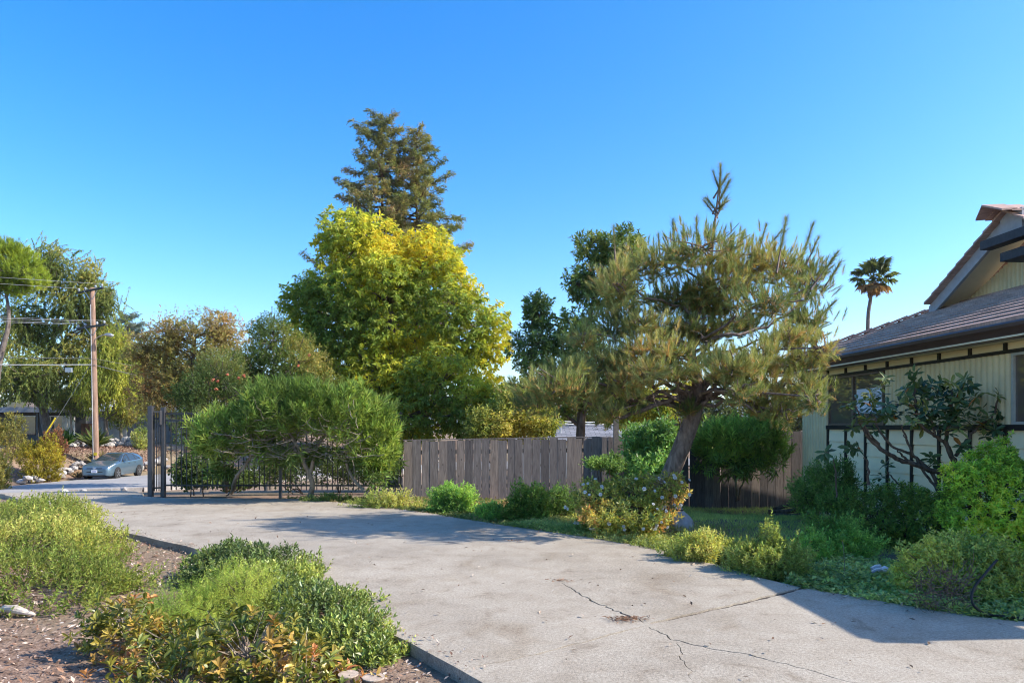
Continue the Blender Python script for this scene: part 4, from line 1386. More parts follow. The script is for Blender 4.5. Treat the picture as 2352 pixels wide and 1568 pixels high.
# ---- redwoods behind it
def conifer(name, label, base, top, prof, pal, L=0.34, dens=1.0, r0=0.3, droop=0.25, wood='bark_brown', lean=0.0, zstart=0.15, spray=7):
    e = empty(name, base); tag(e, label, 'tree')
    base, top = np.array(base), np.array(top)
    h = top[2] - base[2]
    tk = smooth_path([base, base + (top - base) * 0.5 + (lean, 0, 0), top], 16)
    wd = MB(); wd.tube(tk, np.linspace(r0, 0.02, 16), 8)
    tips, outs = [], []
    nb = int(105 * dens)
    for i in range(nb):
        t = zstart + (1 - zstart) * (i + rng.random()) / nb
        z = base[2] + h * t
        p0 = np.array([np.interp(z, tk[:, 2], tk[:, k]) for k in range(3)])
        rad = np.interp(1 - t, prof[0], prof[1]) * rng.uniform(0.4, 1.15)
        az = i * 2.39996 + rng.normal(0, 0.35)
        o = np.array([math.cos(az), math.sin(az), 0])
        rise = rng.uniform(0.05, 0.5) * (0.4 + t)
        p1 = p0 + o * rad + UP * rad * (rise - 0.12)
        mid = p0 + o * rad * 0.55 + UP * rad * (rise * 0.2 - 0.12)
        pts = wob(bez(p0, mid, p1, 8), 0.03 * rad)
        wd.tube(pts, np.linspace(0.02 + 0.022 * rad, 0.008, 8), 4, cap=False)
        m_ = max(4, int(rad * 9))
        for s in np.linspace(0.28, 1.0, m_):
            q = np.array([np.interp(s, np.linspace(0, 1, 8), pts[:, k]) for k in range(3)])
            side = np.cross(o, UP) * rng.choice((-1, 1))
            for _ in range(2):
                tips.append(q + side * rng.uniform(0.0, 0.33) * (1.15 - s) * rad + rng.normal(0, 0.08, 3) + o * 0.1)
                outs.append(nrm(o * 0.8 + side * rng.uniform(0, 0.8) + rng.normal(0, 0.3, 3)))
    mb = MB()
    foliage(mb, None, 0, spray, L, 0.07, pal, slen=0.45, ang=(55, 20), axis=(1, -droop, 0.3), droop=0.1, tips=(np.array(tips), np.array(outs)), ps=0.7, bright=0.25, kind='dia', curl=0.05)
    mb.build('crown', M['needle'], e)
    wd.build('trunk', M[wood], e, smooth=True)
    return e


PAL_RED = [(0, (0.06, 0.075, 0.03)), (0.5, (0.1, 0.11, 0.042)), (0.8, (0.145, 0.135, 0.055)), (1, (0.2, 0.15, 0.075))]
D = 53.0
conifer('redwood_tree', 'taller of the twin conifers rising behind the rounded tree', gpt(876, D), P(878, 268, D), ([0, .05, .2, .38, .5, .7, 1], [0.9, 1.9, 3.4, 4.9, 5.7, 6.0, 6.0]), PAL_RED, dens=1.75)
conifer('redwood_tree', 'shorter of the twin conifers, on the right', gpt(962, D + 1), P(956, 302, D + 1), ([0, .05, .25, .5, .7, 1], [0.8, 1.8, 3.4, 4.3, 4.8, 5.0]), [(0, (0.055, 0.075, 0.028)), (0.5, (0.095, 0.115, 0.038)), (1, (0.16, 0.15, 0.055))], dens=1.7)
conifer('cedar_tree', 'blue green cedar tip showing between the pole and orange tree', gpt(295, 75), P(292, 722, 75), ([0, .3, 1], [0.6, 4.0, 5.5]), [(0, (0.06, 0.085, 0.07)), (1, (0.1, 0.13, 0.1))], L=0.5, dens=0.7, droop=0.1)

# ---- trees across the street, left
PAL_WEEP = [(0, (0.055, 0.08, 0.022)), (0.5, (0.1, 0.13, 0.035)), (0.8, (0.17, 0.18, 0.05)), (1, (0.22, 0.21, 0.06))]
D = 50.0
lobs = [lobe(60, 560, 175, 690, D), lobe(165, 595, 240, 700, D), lobe(90, 640, 270, 780, D, 0.8), lobe(215, 655, 275, 740, D - 1), lobe(-20, 690, 130, 840, D), lobe(100, 760, 260, 900, D, 0.8), lobe(-30, 800, 150, 940, D - 2, 0.7), lobe(180, 700, 270, 820, D)]
b0 = gpt(120, 51)
tree('weeping_tree', 'tall drooping feathery tree behind the utility pole', lobs, [b0, P(100, 940, 51), P(110, 830, 51), P(140, 700, 51)], 0.4, 2700, 20, 0.26, 0.065, PAL_WEEP, wood='bark_grey', droop=0.55, slen=1.05, ang=(40, 25), axis=(0.6, -0.55, 0.35), shell=0.35, ps=0.55, bright=0.22, cull=0.5, limb_n=36, tw=200)
lobs = [lobe(215, 770, 320, 900, 49), lobe(230, 850, 330, 950, 48.5), lobe(170, 830, 260, 955, 48), lobe(290, 860, 345, 945, 49)]
b0 = gpt(247, 50)
tree('weeping_tree', 'bright yellow green weeping tree just right of the utility pole', lobs, [b0, P(243, 960, 50), P(255, 860, 50)], 0.2, 1300, 20, 0.22, 0.055, [(0, (0.07, 0.1, 0.02)), (0.5, (0.14, 0.17, 0.03)), (1, (0.22, 0.24, 0.04))], droop=0.5, slen=1.1, ang=(35, 20), axis=(0.4, -0.8, 0.3), shell=0.3, ps=0.7, limb_n=14)
lobs = [lobe(-60, 545, 60, 640, 45), lobe(-10, 570, 95, 680, 45), lobe(-80, 580, 20, 690, 45)]
b0 = gpt(-20, 45)
tree('stone_pine', 'flat topped bright green pine at the left edge', lobs, [b0, P(-5, 850, 45), P(20, 740, 45), P(10, 650, 45)], 0.26, 3000, 28, 0.24, 0.024, [(0, (0.06, 0.1, 0.015)), (0.5, (0.13, 0.18, 0.02)), (1, (0.22, 0.26, 0.03))], mat='needle', kind='needle', slen=0.25, ang=(60, 20), axis=(0.8, 0.8, 0.3), shell=0.6, ps=0.8, limb_n=24, limb_r=0.4)
b0 = gpt(282, 51)
lobs = [lobe(245, 930, 330, 985, 51), lobe(270, 900, 345, 960, 51.5)]
tree('slender_tree', 'small slender tree with leaning pale trunk by the garden wall', lobs, [b0, P(278, 985, 51), P(292, 930, 51)], 0.15, 420, 14, 0.2, 0.06, PAL_WEEP, droop=0.5, slen=0.6, ang=(45, 25), axis=(0.5, -0.4, 0.4), wood='bark_pale', limb_n=8)
b0 = gpt(166, 50)
lobs = [lobe(120, 890, 215, 960, 50.5)]
tree('slender_tree', 'slim tree trunk standing before the pale board screen', lobs, [b0, P(164, 985, 50), P(160, 920, 50)], 0.14, 320, 14, 0.2, 0.06, PAL_WEEP, droop=0.5, slen=0.7, ang=(45, 25), axis=(0.5, -0.6, 0.4), wood='bark_pale', limb_n=8)

# ---- orange-brown tree this side of the street
D = 34.0
PAL_ORG = [(0, (0.075, 0.085, 0.022)), (0.3, (0.12, 0.115, 0.035)), (0.6, (0.14, 0.128, 0.05)), (0.85, (0.175, 0.138, 0.054)), (1, (0.215, 0.135, 0.058))]
lobs = [lobe(345, 720, 450, 830, D), lobe(430, 705, 570, 830, D), lobe(285, 750, 390, 880, D), lobe(330, 800, 520, 940, D, 0.8), lobe(450, 790, 590, 920, D), lobe(300, 860, 420, 960, D)]
b0 = gpt(430, D)
def upshoots(mb):
    tp = np.array([P(rng.uniform(340, 560), rng.uniform(700, 730), D + rng.normal(0, 1)) for _ in range(26)])
    foliage(mb, None, 0, 9, 0.13, 0.06, PAL_ORG, slen=0.7, ang=(50, 30), axis=(0.1, 1, 0.2), tips=(tp, np.tile(UP, (26, 1))))
tree('autumn_tree', 'airy tree in brown and orange autumn leaf beyond the gate', lobs, [b0, P(432, 960, D), P(440, 860, D), P(450, 760, D)], 0.2, 4200, 9, 0.145, 0.065, PAL_ORG, wood='bark_brown', slen=0.28, ang=(65, 35), axis=(0.7, 0.5, 0.5), droop=0.15, shell=0.15, ps=0.8, bright=0.25, tw=380, limb_n=40, extra=upshoots, cull=0.45)

# ---- mid green small trees between the gate and the big tree
D = 19.0
PAL_DK = [(0, (0.028, 0.05, 0.014)), (0.5, (0.055, 0.085, 0.02)), (0.8, (0.11, 0.13, 0.035)), (1, (0.19, 0.18, 0.06))]
lobs = [lobe(560, 715, 690, 860, D), lobe(590, 760, 760, 930, D), lobe(500, 800, 640, 930, D), lobe(640, 820, 800, 990, D)]
b0 = gpt(620, D)
tree('firethorn_tree', 'dark evergreen with small leaves left of the rounded tree', lobs, [b0, P(620, 950, D), P(630, 830, D)], 0.12, 3300, 11, 0.075, 0.03, PAL_DK, mat='leaf', slen=0.25, ang=(65, 35), axis=(0.9, 0.4, 0.4), shell=0.55, ps=1.2, limb_n=20)
lobs = [lobe(385, 850, 520, 960, 17.5), lobe(440, 800, 580, 940, 17.8), lobe(400, 920, 560, 1040, 17.0), lobe(540, 870, 640, 980, 17.3)]
b0 = gpt(470, 17.5)
fth = tree('firethorn_shrub', 'dark green berry shrub with orange red clusters behind the iron fence', lobs, [b0, P(470, 1010, 17.5), P(480, 900, 17.6)], 0.09, 2800, 11, 0.062, 0.026, [(0, (0.025, 0.045, 0.014)), (0.6, (0.055, 0.085, 0.025)), (1, (0.13, 0.15, 0.05))], slen=0.28, ang=(60, 35), axis=(0.9, 0.5, 0.4), shell=0.5, ps=1.5, limb_n=20)
M['berry'] = plain('berry_red', (0.45, 0.12, 0.05), 0.35)
bmsh = bmesh.new(); bmesh.ops.create_icosphere(bmsh, subdivisions=1, radius=1.0); bme = bpy.data.meshes.new('berry'); bmsh.to_mesh(bme); bmsh.free()
sv = np.array([tuple(v_.co) for v_ in bme.vertices]); sf = np.array([tuple(p_.vertices) for p_ in bme.polygons])
for u, v_ in ((490, 872), (500, 875), (497, 893), (548, 868), (560, 862), (710, 815), (685, 840), (600, 880), (522, 860)):
    mb = MB(); c_ = P(u, v_, 16.6 if u < 620 else 17.8)
    for _ in range(12): mb.add(sv * rng.uniform(0.014, 0.02) + c_ + rng.normal(0, 0.016, 3), sf)
    mb.build('berry_cluster', M['berry'], fth)

# ---- dark tree behind the pine
D = 19.0
PAL_LOQ = [(0, (0.03, 0.055, 0.018)), (0.5, (0.06, 0.1, 0.025)), (0.85, (0.12, 0.155, 0.035)), (1, (0.2, 0.215, 0.055))]
lobs = [lobe(1315, 530, 1400, 610, D), lobe(1370, 520, 1490, 620, D), lobe(1290, 610, 1370, 690, D), lobe(1195, 665, 1275, 760, D), lobe(1330, 590, 1470, 720, D), lobe(1170, 740, 1290, 860, D), lobe(1260, 700, 1400, 850, D), lobe(1180, 840, 1360, 960, D), lobe(1320, 800, 1480, 970, D)]
b0 = gpt(1330, D)
tree('evergreen_tree', 'dark green clumped evergreen tree behind the pine on its left', lobs, [b0, P(1335, 960, D), P(1345, 800, D), P(1370, 650, D)], 0.16, 2300, 12, 0.14, 0.055, PAL_LOQ, mat='leaf_gloss', slen=0.16, ang=(85, 30), axis=(0.8, 0.6, 0.35), shell=0.5, ps=1.5, cull=0.6, limb_n=26, droop=0.1)
lobs = [lobe(1120, 880, 1260, 1010, 17.5), lobe(1180, 930, 1290, 1010, 17.2), lobe(1060, 930, 1190, 1020, 17)]
shrub('sunlit_shrub', 'sunlit yellow green shrub above the board fence left of pine', lobs, 1500, 9, 0.1, 0.045, [(0, (0.06, 0.09, 0.022)), (0.5, (0.12, 0.15, 0.035)), (1, (0.22, 0.21, 0.05))], slen=0.2, ang=(65, 35), droop=0.3)
lobs = [lobe(1380, 860, 1480, 990, 18), lobe(1450, 880, 1560, 980, 18), lobe(1540, 850, 1620, 950, 19)]
shrub('sunlit_shrub', 'yellow green foliage behind the fence under the pine limbs', lobs, 1000, 9, 0.1, 0.045, [(0, (0.06, 0.1, 0.02)), (0.5, (0.15, 0.18, 0.03)), (1, (0.32, 0.28, 0.05))], slen=0.2, ang=(65, 35), droop=0.3)

# ---- far palm
D = 70.0
pb_, ph = gpt(1993, D), P(2006, 640, D)
palm = empty('fan_palm', pb_); tag(palm, 'tall thin fan palm far beyond the house roof', 'palm')
wd = MB(); tk = smooth_path([pb_, P(1993, 760, D), P(1999, 690, D), ph], 14); wd.tube(tk, np.linspace(0.2, 0.16, 14), 8); wd.build('trunk', M['bark_grey'], palm, smooth=True)


def fan(mb, c, d, L, R_, col, nb=17):
    s = nrm(np.cross(d, UP)); n_ = np.cross(s, d)
    pc = c + d * L
    mb.bar(c, pc, 0.05, 0.03, col=np.array(col) * 0.9)
    a_ = np.linspace(-2.2, 2.2, nb)
    dd = d[None] * np.cos(a_)[:, None] + s[None] * np.sin(a_)[:, None]
    dd[:, 2] -= 0.35 * np.abs(np.sin(a_)); dd = nrm(dd)
    put_leaves(mb, np.tile(pc, (nb, 1)), dd, np.tile(n_, (nb, 1)) + rng.normal(0, .2, (nb, 3)), R_ * rng.uniform(0.8, 1.1, nb), 0.17, np.tile(col, (nb, 1)) * rng.uniform(0.7, 1.3, (nb, 1)), 'dia', curl=0.3)


for k in range(34):
    el = rng.uniform(-0.85, 1.3); az = k * 2.4
    d_ = np.array([math.cos(az) * math.cos(el), math.sin(az) * math.cos(el), math.sin(el)])
    mb = MB(); fan(mb, ph + rng.normal(0, 0.1, 3), d_, rng.uniform(1.0, 1.7), rng.uniform(0.75, 1.1), (0.12, 0.15, 0.055) if el > -0.35 else (0.34, 0.22, 0.11)); mb.build('frond', M['leaf'], palm)
for k in range(14):
    az = k * 2.4; d_ = nrm([math.cos(az) * 0.35, math.sin(az) * 0.35, -1])
    mb = MB(); fan(mb, ph - (0, 0, 0.2), d_, rng.uniform(0.4, 1.2), 0.8, (0.34, 0.22, 0.11), 11); mb.build('dead_frond', M['litter'], palm)

# ================================================================ the leaning pine
D = 10.4
trunk = [np.array([*G(1500, 1207)[:2], -0.1]), P(1522, 1130, 10.65), P(1556, 1050, 10.6), P(1590, 960, 10.5), P(1604, 890, 10.4), P(1588, 815, 10.4), P(1598, 740, 10.4), P(1625, 640, 10.35), P(1640, 530, 10.3), P(1655, 395, 10.3)]
pine = empty('pine_tree', trunk[0]); tag(pine, 'leaning pine tree with a bare twisted trunk in front of the board fence', 'tree')
tk = smooth_path(trunk, 40)
rad = np.interp(np.linspace(0, 1, 40), [0, .08, .3, .42, .5, .7, .85, 1], [0.165, 0.14, 0.13, 0.11, 0.075, 0.05, 0.024, 0.008])
wd = MB(); wd.tube(tk, rad * (1 + rng.normal(0, 0.03, 40)), 14)
pads = [(1600, 570, 105, 42), (1485, 600, 75, 45), (1415, 650, 60, 62), (1700, 600, 85, 50), (1785, 605, 65, 50), (1850, 640, 62, 60), (1640, 655, 105, 42), (1535, 680, 85, 38), (1425, 735, 68, 46), (1760, 690, 80, 40), (1852, 735, 58, 52), (1700, 740, 65, 32),
        (1490, 800, 95, 36), (1385, 825, 65, 42), (1655, 812, 48, 26), (1750, 815, 70, 38), (1845, 815, 48, 36), (1270, 880, 88, 44), (1225, 915, 52, 30), (1345, 895, 68, 40), (1440, 880, 70, 40), (1672, 862, 60, 28), (1765, 880, 80, 44), (1850, 885, 58, 40), (1872, 915, 36, 30), (1790, 945, 50, 26), (1572, 935, 32, 20), (1400, 945, 46, 22), (1585, 745, 50, 28), (1560, 850, 60, 24), (1600, 700, 60, 30), (1480, 740, 60, 34), (1650, 745, 50, 26), (1340, 770, 45, 36), (1310, 840, 60, 34), (1810, 770, 60, 34), (1700, 890, 50, 26), (1890, 800, 30, 40), (1440, 925, 60, 24), (1640, 700, 60, 30), (1530, 760, 50, 26), (1480, 850, 80, 38), (1680, 835, 80, 36), (1545, 808, 60, 26), (1740, 930, 40, 22), (1620, 770, 50, 24)]
plobes = []
for u, v_, ru, rv in pads:
    dd = D + rng.normal(0, 0.45) - (0.55 if v_ > 780 else 0.1)
    plobes.append((P(u, v_, dd), np.array([ru, max(ru, rv) * 1.15, rv]) * dd / FPX))
PAL_PINE = [(0, (0.07, 0.095, 0.035)), (0.4, (0.125, 0.148, 0.052)), (0.75, (0.2, 0.205, 0.078)), (0.9, (0.25, 0.22, 0.085)), (1, (0.28, 0.18, 0.08))]
mb = MB()
tp, o = sample(plobes, 5800, 0.45, None, 0.4, 0.4, 1.35)
ax_ = nrm(o * 0.7 + UP * 0.85 + rng.normal(0, 0.3, (len(tp), 3)))
extra_t, extra_a = [], []
for u0, v0, u1, v1 in ((1546, 560, 1546, 506), (1572, 560, 1570, 516), (1600, 560, 1600, 500), (1790, 590, 1806, 500), (1745, 570, 1760, 515), (1840, 600, 1868, 512), (1880, 640, 1925, 578), (1805, 600, 1822, 566), (1890, 720, 1920, 690), (1412, 580, 1410, 520), (1515, 575, 1512, 538), (1700, 570, 1706, 532), (1653, 455, 1655, 378), (1648, 470, 1676, 415), (1642, 480, 1622, 455), (1650, 490, 1668, 455), (1632, 560, 1640, 520), (1900, 650, 1932, 600), (1860, 590, 1880, 545), (1770, 560, 1795, 530), (1648, 440, 1672, 400), (1650, 430, 1638, 395), (1640, 490, 1618, 462), (1648, 480, 1672, 462)):
    dd = D + rng.normal(0, 0.35) if u0 > 1660 or u0 < 1620 else 10.3
    a_, b_ = P(u0, v0, dd), P(u1, v1, dd + rng.normal(0, 0.1))
    k_ = max(3, int(np.linalg.norm(b_ - a_) / 0.05))
    for t in np.linspace(0.25, 1, k_):
        extra_t.append(a_ + (b_ - a_) * t); extra_a.append(nrm(b_ - a_) + rng.normal(0, 0.12, 3))
    wd.tube(bez(a_ + (b_ - a_) * -0.4, a_, b_, 5), [0.016, 0.014, 0.011, 0.008, 0.005], 4, cap=False)
n = len(tp)
pos, d, nn, sh, t = whorl(tp, ax_, 58, 0.12 * rng.uniform(0.7, 1.6, n), 54, 10, 0.0, 0.22)
f = patch(tp, 1.6, 2.0) * 0.6 + rng.uniform(-0.1, 0.4, n) - 0.12 * (tp[:, 2] > 4.2)
col = pick(PAL_PINE, np.clip(f, 0, 1))[sh]
brown = (t < 0.25) & (rng.random(len(t)) < 0.45)
col = np.where(brown[:, None], np.array([0.26, 0.15, 0.06]), col) * 2.1 * (1 + rng.normal(0, 0.2, (len(t), 1))).clip(0.5, 1.6)
ex, ea = np.array(extra_t), nrm(np.array(extra_a))
p2, d2, n2, s2, t2 = whorl(ex, ea, 34, 0.05, 58, 40, 0.0, 0.3)
c2 = pick(PAL_PINE, rng.uniform(0.1, 0.6, len(ex)))[s2] * 1.5 * (1 + rng.normal(0, 0.2, (len(t2), 1))).clip(0.5, 1.6)
put_leaves(mb, p2, d2, n2, 0.115 * rng.uniform(0.5, 1.2, len(t2)), 0.006, c2, 'needle', curl=0.02)
put_leaves(mb, pos, d, nn, 0.1 * rng.uniform(0.6, 1.15, len(t)), 0.006, col, 'needle', curl=0.04)
mb.build('crown', M['needle'], pine)
C = [l[0] for l in plobes]
paths = limbs(wd, tk[15:34], C, 0.036, 0.01, 6, 0.3, 0.09)
for l in plobes:
    for _ in range(9):
        tg = l[0] + l[1] * rng.uniform(-0.85, 0.85, 3); s = l[0] + l[1] * rng.uniform(-0.25, 0.25, 3)
        wd.tube(wob(bez(s, (s + tg) / 2 - UP * 0.05, tg, 5), 0.025), np.linspace(0.014, 0.005, 5), 4, cap=False)
for pts in ([tk[17], P(1500, 930, 10.2), P(1440, 960, 10.1), P(1395, 948, 10.0), P(1330, 920, 10.0), P(1260, 900, 10.0)], [tk[15], P(1622, 925, 10.2), P(1640, 890, 10.1), P(1690, 870, 10.0), P(1760, 850, 10.0)], [P(1640, 890, 10.1), P(1700, 915, 10.1), P(1780, 930, 10.0)], [tk[19], P(1560, 790, 10.2), P(1500, 770, 10.2), P(1430, 740, 10.2)], [tk[20], P(1640, 780, 10.2), P(1740, 760, 10.2), P(1840, 700, 10.2)]):
    sp_ = smooth_path(pts, 16); wd.tube(wob(sp_, 0.02), np.linspace(0.04, 0.012, 16), 7, cap=False)
for k in range(70):   # dead twigs in the open middle
    s = P(rng.uniform(1480, 1780), rng.uniform(780, 930), 10.3 + rng.normal(0, .4)); e_ = s + rng.normal(0, 0.22, 3)
    wd.tube(wob(bez(s, (s + e_) / 2 + rng.normal(0, .06, 3), e_, 5), 0.02), np.linspace(0.009, 0.003, 5), 3, cap=False)
wd.build('trunk', M['bark_pine'], pine, smooth=True)

# ---- wood far behind the street, one dark mass
mb = MB()
lobs = [lobe(u_ - 60, v_ - 45, u_ + 60, 1000, 95, 0.6) for u_, v_ in ((-60, 880), (30, 900), (110, 880), (200, 905), (290, 860), (380, 830), (470, 850), (560, 880), (660, 900), (760, 915), (1130, 925), (1220, 905), (1310, 920), (1400, 925), (1480, 935), (1780, 935), (1850, 940), (1560, 950), (1640, 955), (1710, 950))]
foliage(mb, lobs, 3000, 9, 0.75, 0.4, [(0, (0.03, 0.045, 0.018)), (0.6, (0.06, 0.08, 0.025)), (1, (0.13, 0.12, 0.04))], slen=1.0, ang=(70, 35), axis=(0.8, 0.5, 0.4), ps=0.3, zmin=-2)
tag(mb.build('treeline', M['leaf']), 'dark wood far behind the street and houses', None, None, 'stuff')
# ================================================================ oleander beside the gate
D = 14.0
PAL_OLE = [(0, (0.045, 0.075, 0.02)), (0.5, (0.085, 0.135, 0.033)), (0.8, (0.14, 0.2, 0.045)), (1, (0.2, 0.26, 0.065))]


def oleander(name, label, base, crown, trunks, n, pal, stems=0, stem_box=None, d=14.0, low=None, L=0.165):
    e = empty(name, base); tag(e, label, 'shrub')
    mb = MB()
    tp, o = sample(crown, n, 0.62, None, 0.6, 0.25, 1.28)
    zc = np.array([l[0][2] for l in crown])
    foliage(mb, None, 0, 16, L, 0.025, pal, slen=0.18, ang=(55, 18), axis=(0.55, 0.85, 0.22), tips=(tp, o), ps=1.2, bright=0.2, curl=0.05)
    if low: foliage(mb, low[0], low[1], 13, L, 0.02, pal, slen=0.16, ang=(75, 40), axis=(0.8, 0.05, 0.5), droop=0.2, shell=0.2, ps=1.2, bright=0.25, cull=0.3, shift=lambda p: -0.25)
    mb.build('foliage', M['leaf'], e)
    for pts, r in trunks:
        tk = smooth_path([np.array(p) for p in pts], 14)
        MB().tube(wob(tk, 0.008), np.linspace(r, r * 0.45, 14), 8).build('trunk', M['bark_pale'], e, smooth=True)
    if stems:
        wd = MB()
        u0, v0, u1, v1 = stem_box
        for _ in range(stems):
            s = P(rng.uniform(u0, u1), rng.uniform(v0, v1), d + rng.normal(0, 0.35))
            a_ = rng.normal(0, 1, 3) * (0.5, 0.3, 0.16) + (0, 0, 0.08)
            en = s + nrm(a_) * rng.uniform(0.25, 0.6)
            wd.tube(wob(bez(s, (s + en) / 2 - UP * 0.06 + rng.normal(0, 0.03, 3), en, 6), 0.012), np.linspace(0.0085, 0.0045, 6), 4, cap=False)
        wd.build('bare_twigs', M['bark_pale'], e)['kind'] = 'stuff'
    return e


cr = [lobe(560, 862, 780, 1000, D), lobe(440, 932, 600, 1050, D - .1), lobe(520, 900, 690, 1010, D + .2), lobe(730, 880, 900, 1020, D), lobe(810, 930, 926, 1080, D), lobe(650, 880, 830, 980, D - .2)]
T = [([G(532, 1131), P(540, 1100, D), P(566, 1062, D), P(575, 1035, D), P(560, 1000, D)], 0.045), ([P(566, 1062, D), P(598, 1030, D), P(620, 990, D)], 0.032),
     ([G(712, 1145), P(716, 1105, D), P(700, 1065, D), P(682, 1020, D), P(650, 980, D)], 0.06), ([P(712, 1085, D), P(726, 1040, D), P(745, 1000, D), P(770, 960, D)], 0.04),
     ([G(870, 1150), P(820, 1110, D), P(795, 1065, D), P(800, 1020, D), P(820, 980, D)], 0.04), ([P(795, 1065, D), P(818, 1030, D), P(850, 1000, D)], 0.028),
     ([G(872, 1140), P(858, 1100, D + .2), P(850, 1060, D + .2)], 0.035), ([G(520, 1128), P(517, 1090, D + .3), P(515, 1050, D + .3), P(530, 1000, D + .3)], 0.045), ([P(690, 1045, D), P(655, 1010, D), P(640, 990, D), P(600, 970, D)], 0.03)]
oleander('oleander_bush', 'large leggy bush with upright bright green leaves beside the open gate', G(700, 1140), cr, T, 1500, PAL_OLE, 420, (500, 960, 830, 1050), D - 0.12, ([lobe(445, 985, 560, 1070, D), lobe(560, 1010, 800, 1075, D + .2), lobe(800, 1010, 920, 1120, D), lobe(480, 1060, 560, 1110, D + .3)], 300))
D2 = 14.8
cr = [lobe(1590, 958, 1720, 1060, D2), lobe(1680, 955, 1808, 1075, D2), lobe(1620, 960, 1760, 1030, D2 - .2)]
oleander('oleander_bush', 'rounded bush of narrow green leaves between pine trunk and house corner', G(1690, 1160, -.33), cr, [([G(1690, 1160, -.33), P(1692, 1120, D2), P(1680, 1060, D2)], 0.03), ([G(1694, 1160, -.33), P(1705, 1110, D2), P(1730, 1050, D2)], 0.025)], 640, [(a_, tuple(c_ * 1.25 for c_ in k_)) for a_, k_ in PAL_OLE], low=([lobe(1590, 1030, 1800, 1100, D2)], 150), L=0.165)

PAL_G1 = [(0, (0.055, 0.112, 0.03)), (0.5, (0.112, 0.205, 0.047)), (1, (0.205, 0.317, 0.074))]
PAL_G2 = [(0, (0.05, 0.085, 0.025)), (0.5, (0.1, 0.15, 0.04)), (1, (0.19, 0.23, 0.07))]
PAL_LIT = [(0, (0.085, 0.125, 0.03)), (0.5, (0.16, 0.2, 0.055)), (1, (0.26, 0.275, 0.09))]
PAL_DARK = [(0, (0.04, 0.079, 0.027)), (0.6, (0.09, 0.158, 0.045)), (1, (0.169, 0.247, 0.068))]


def gd(v1): return FPX * EYE / (v1 - HV)


def bedshrub(label, u0, v0, u1, v1, n, L, pal, name='bed_shrub', leaves=9, w=0.42, d=None, mat='leaf', deep=0.8, parts=3, **kw):
    """a rounded bed plant whose foot is on the ground at row v1"""
    d = d or gd(v1 - 8)
    lb = []
    wv, hv = u1 - u0, v1 - v0
    for i in range(parts):
        t = (i + 0.5) / parts if parts > 1 else 0.5
        cu = u0 + wv * (0.24 + 0.52 * t); rw = wv * (0.3 if parts > 1 else 0.5)
        vt = v0 + hv * rng.uniform(0.05, 0.4) if i != parts // 2 else v0 + hv * 0.05
        lb.append(lobe(cu - rw, vt, cu + rw, v1 + hv * 0.12, d + rng.normal(0, 0.1), deep))
    kw.setdefault('slen', L * 2.2); kw.setdefault('rough', 0.42); kw.setdefault('stray', 1.4); kw.setdefault('ang', (65, 30)); kw.setdefault('axis', (0.7, 0.7, 0.3)); kw.setdefault('shell', 0.6)
    return shrub(name, label, lb, n, leaves, L, L * w, pal, base=(*P((u0 + u1) / 2, 0, d)[:2], -0.08), mat=mat, zmin=-0.09, ps=2.5, stems=6, tw=40, stem_r=0.009, **kw)


# ---- bed along the drive, from the gate to the house
lobs = [lobe(392, 1040, 470, 1125, 15.9), lobe(430, 1060, 520, 1125, 15.9), lobe(480, 1080, 600, 1128, 15.9)]
shrub('ivy_mound', 'dark ivy mound at the foot of the iron fence by the gate', lobs, 1000, 6, 0.075, 0.07, [(0, (0.018, 0.035, 0.012)), (1, (0.06, 0.09, 0.028))], slen=0.15, ang=(80, 60), axis=(1, 0.2, 0.4), stems=4, tw=20)
lobs = [lobe(560, 1040, 720, 1120, 17.5), lobe(700, 1030, 860, 1120, 17.8), lobe(830, 1000, 940, 1120, 17.5)]
shrub('understorey_shrub', 'dark undergrowth shrub behind the iron fence below the oleander', lobs, 900, 8, 0.09, 0.04, [(0, (0.018, 0.032, 0.012)), (1, (0.055, 0.08, 0.025))], slen=0.25, shell=0.3, stems=10, tw=80)
bedshrub('lowest plant of the drive edge bed, left of the board fence', 690, 1130, 815, 1158, 420, 0.05, PAL_G2, leaves=8, deep=0.5)
bedshrub('low yellow green plant below the left end of the board fence', 812, 1122, 985, 1172, 620, 0.05, PAL_LIT, leaves=8, deep=0.5)
bedshrub('soft round green shrub before the left part of the board fence', 982, 1104, 1098, 1180, 900, 0.055, PAL_G1, deep=0.9)
bedshrub('small green shrub between the two round shrubs by the fence', 1085, 1148, 1160, 1196, 380, 0.05, PAL_G1)
bedshrub('larger round green shrub left of the white flowering bush', 1148, 1102, 1268, 1200, 1100, 0.052, [(0, (0.04, 0.08, 0.018)), (0.6, (0.085, 0.145, 0.03)), (1, (0.16, 0.21, 0.05))], deep=0.9)
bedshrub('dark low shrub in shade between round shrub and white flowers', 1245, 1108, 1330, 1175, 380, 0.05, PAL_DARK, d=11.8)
shrub('shade_shrub', 'dark glossy shrub against the fence left of the pine trunk', [lobe(1425, 965, 1520, 1080, 14.3), lobe(1480, 960, 1570, 1060, 14.1), lobe(1440, 1030, 1560, 1120, 13.8)], 1100, 9, 0.1, 0.04, PAL_G1, base=(*P(1490, 0, 13.5)[:2], -0.1), mat='leaf_gloss', slen=0.2, ang=(70, 35))
shrub('shade_shrub', 'small dark flat branched shrub against the board fence', [lobe(1340, 1045, 1440, 1080, 13.6), lobe(1390, 1030, 1430, 1100, 13.7)], 320, 9, 0.07, 0.03, PAL_DARK, base=(*P(1400, 0, 13.7)[:2], -0.1), slen=0.2, axis=(0.9, 0.1, 0.3))

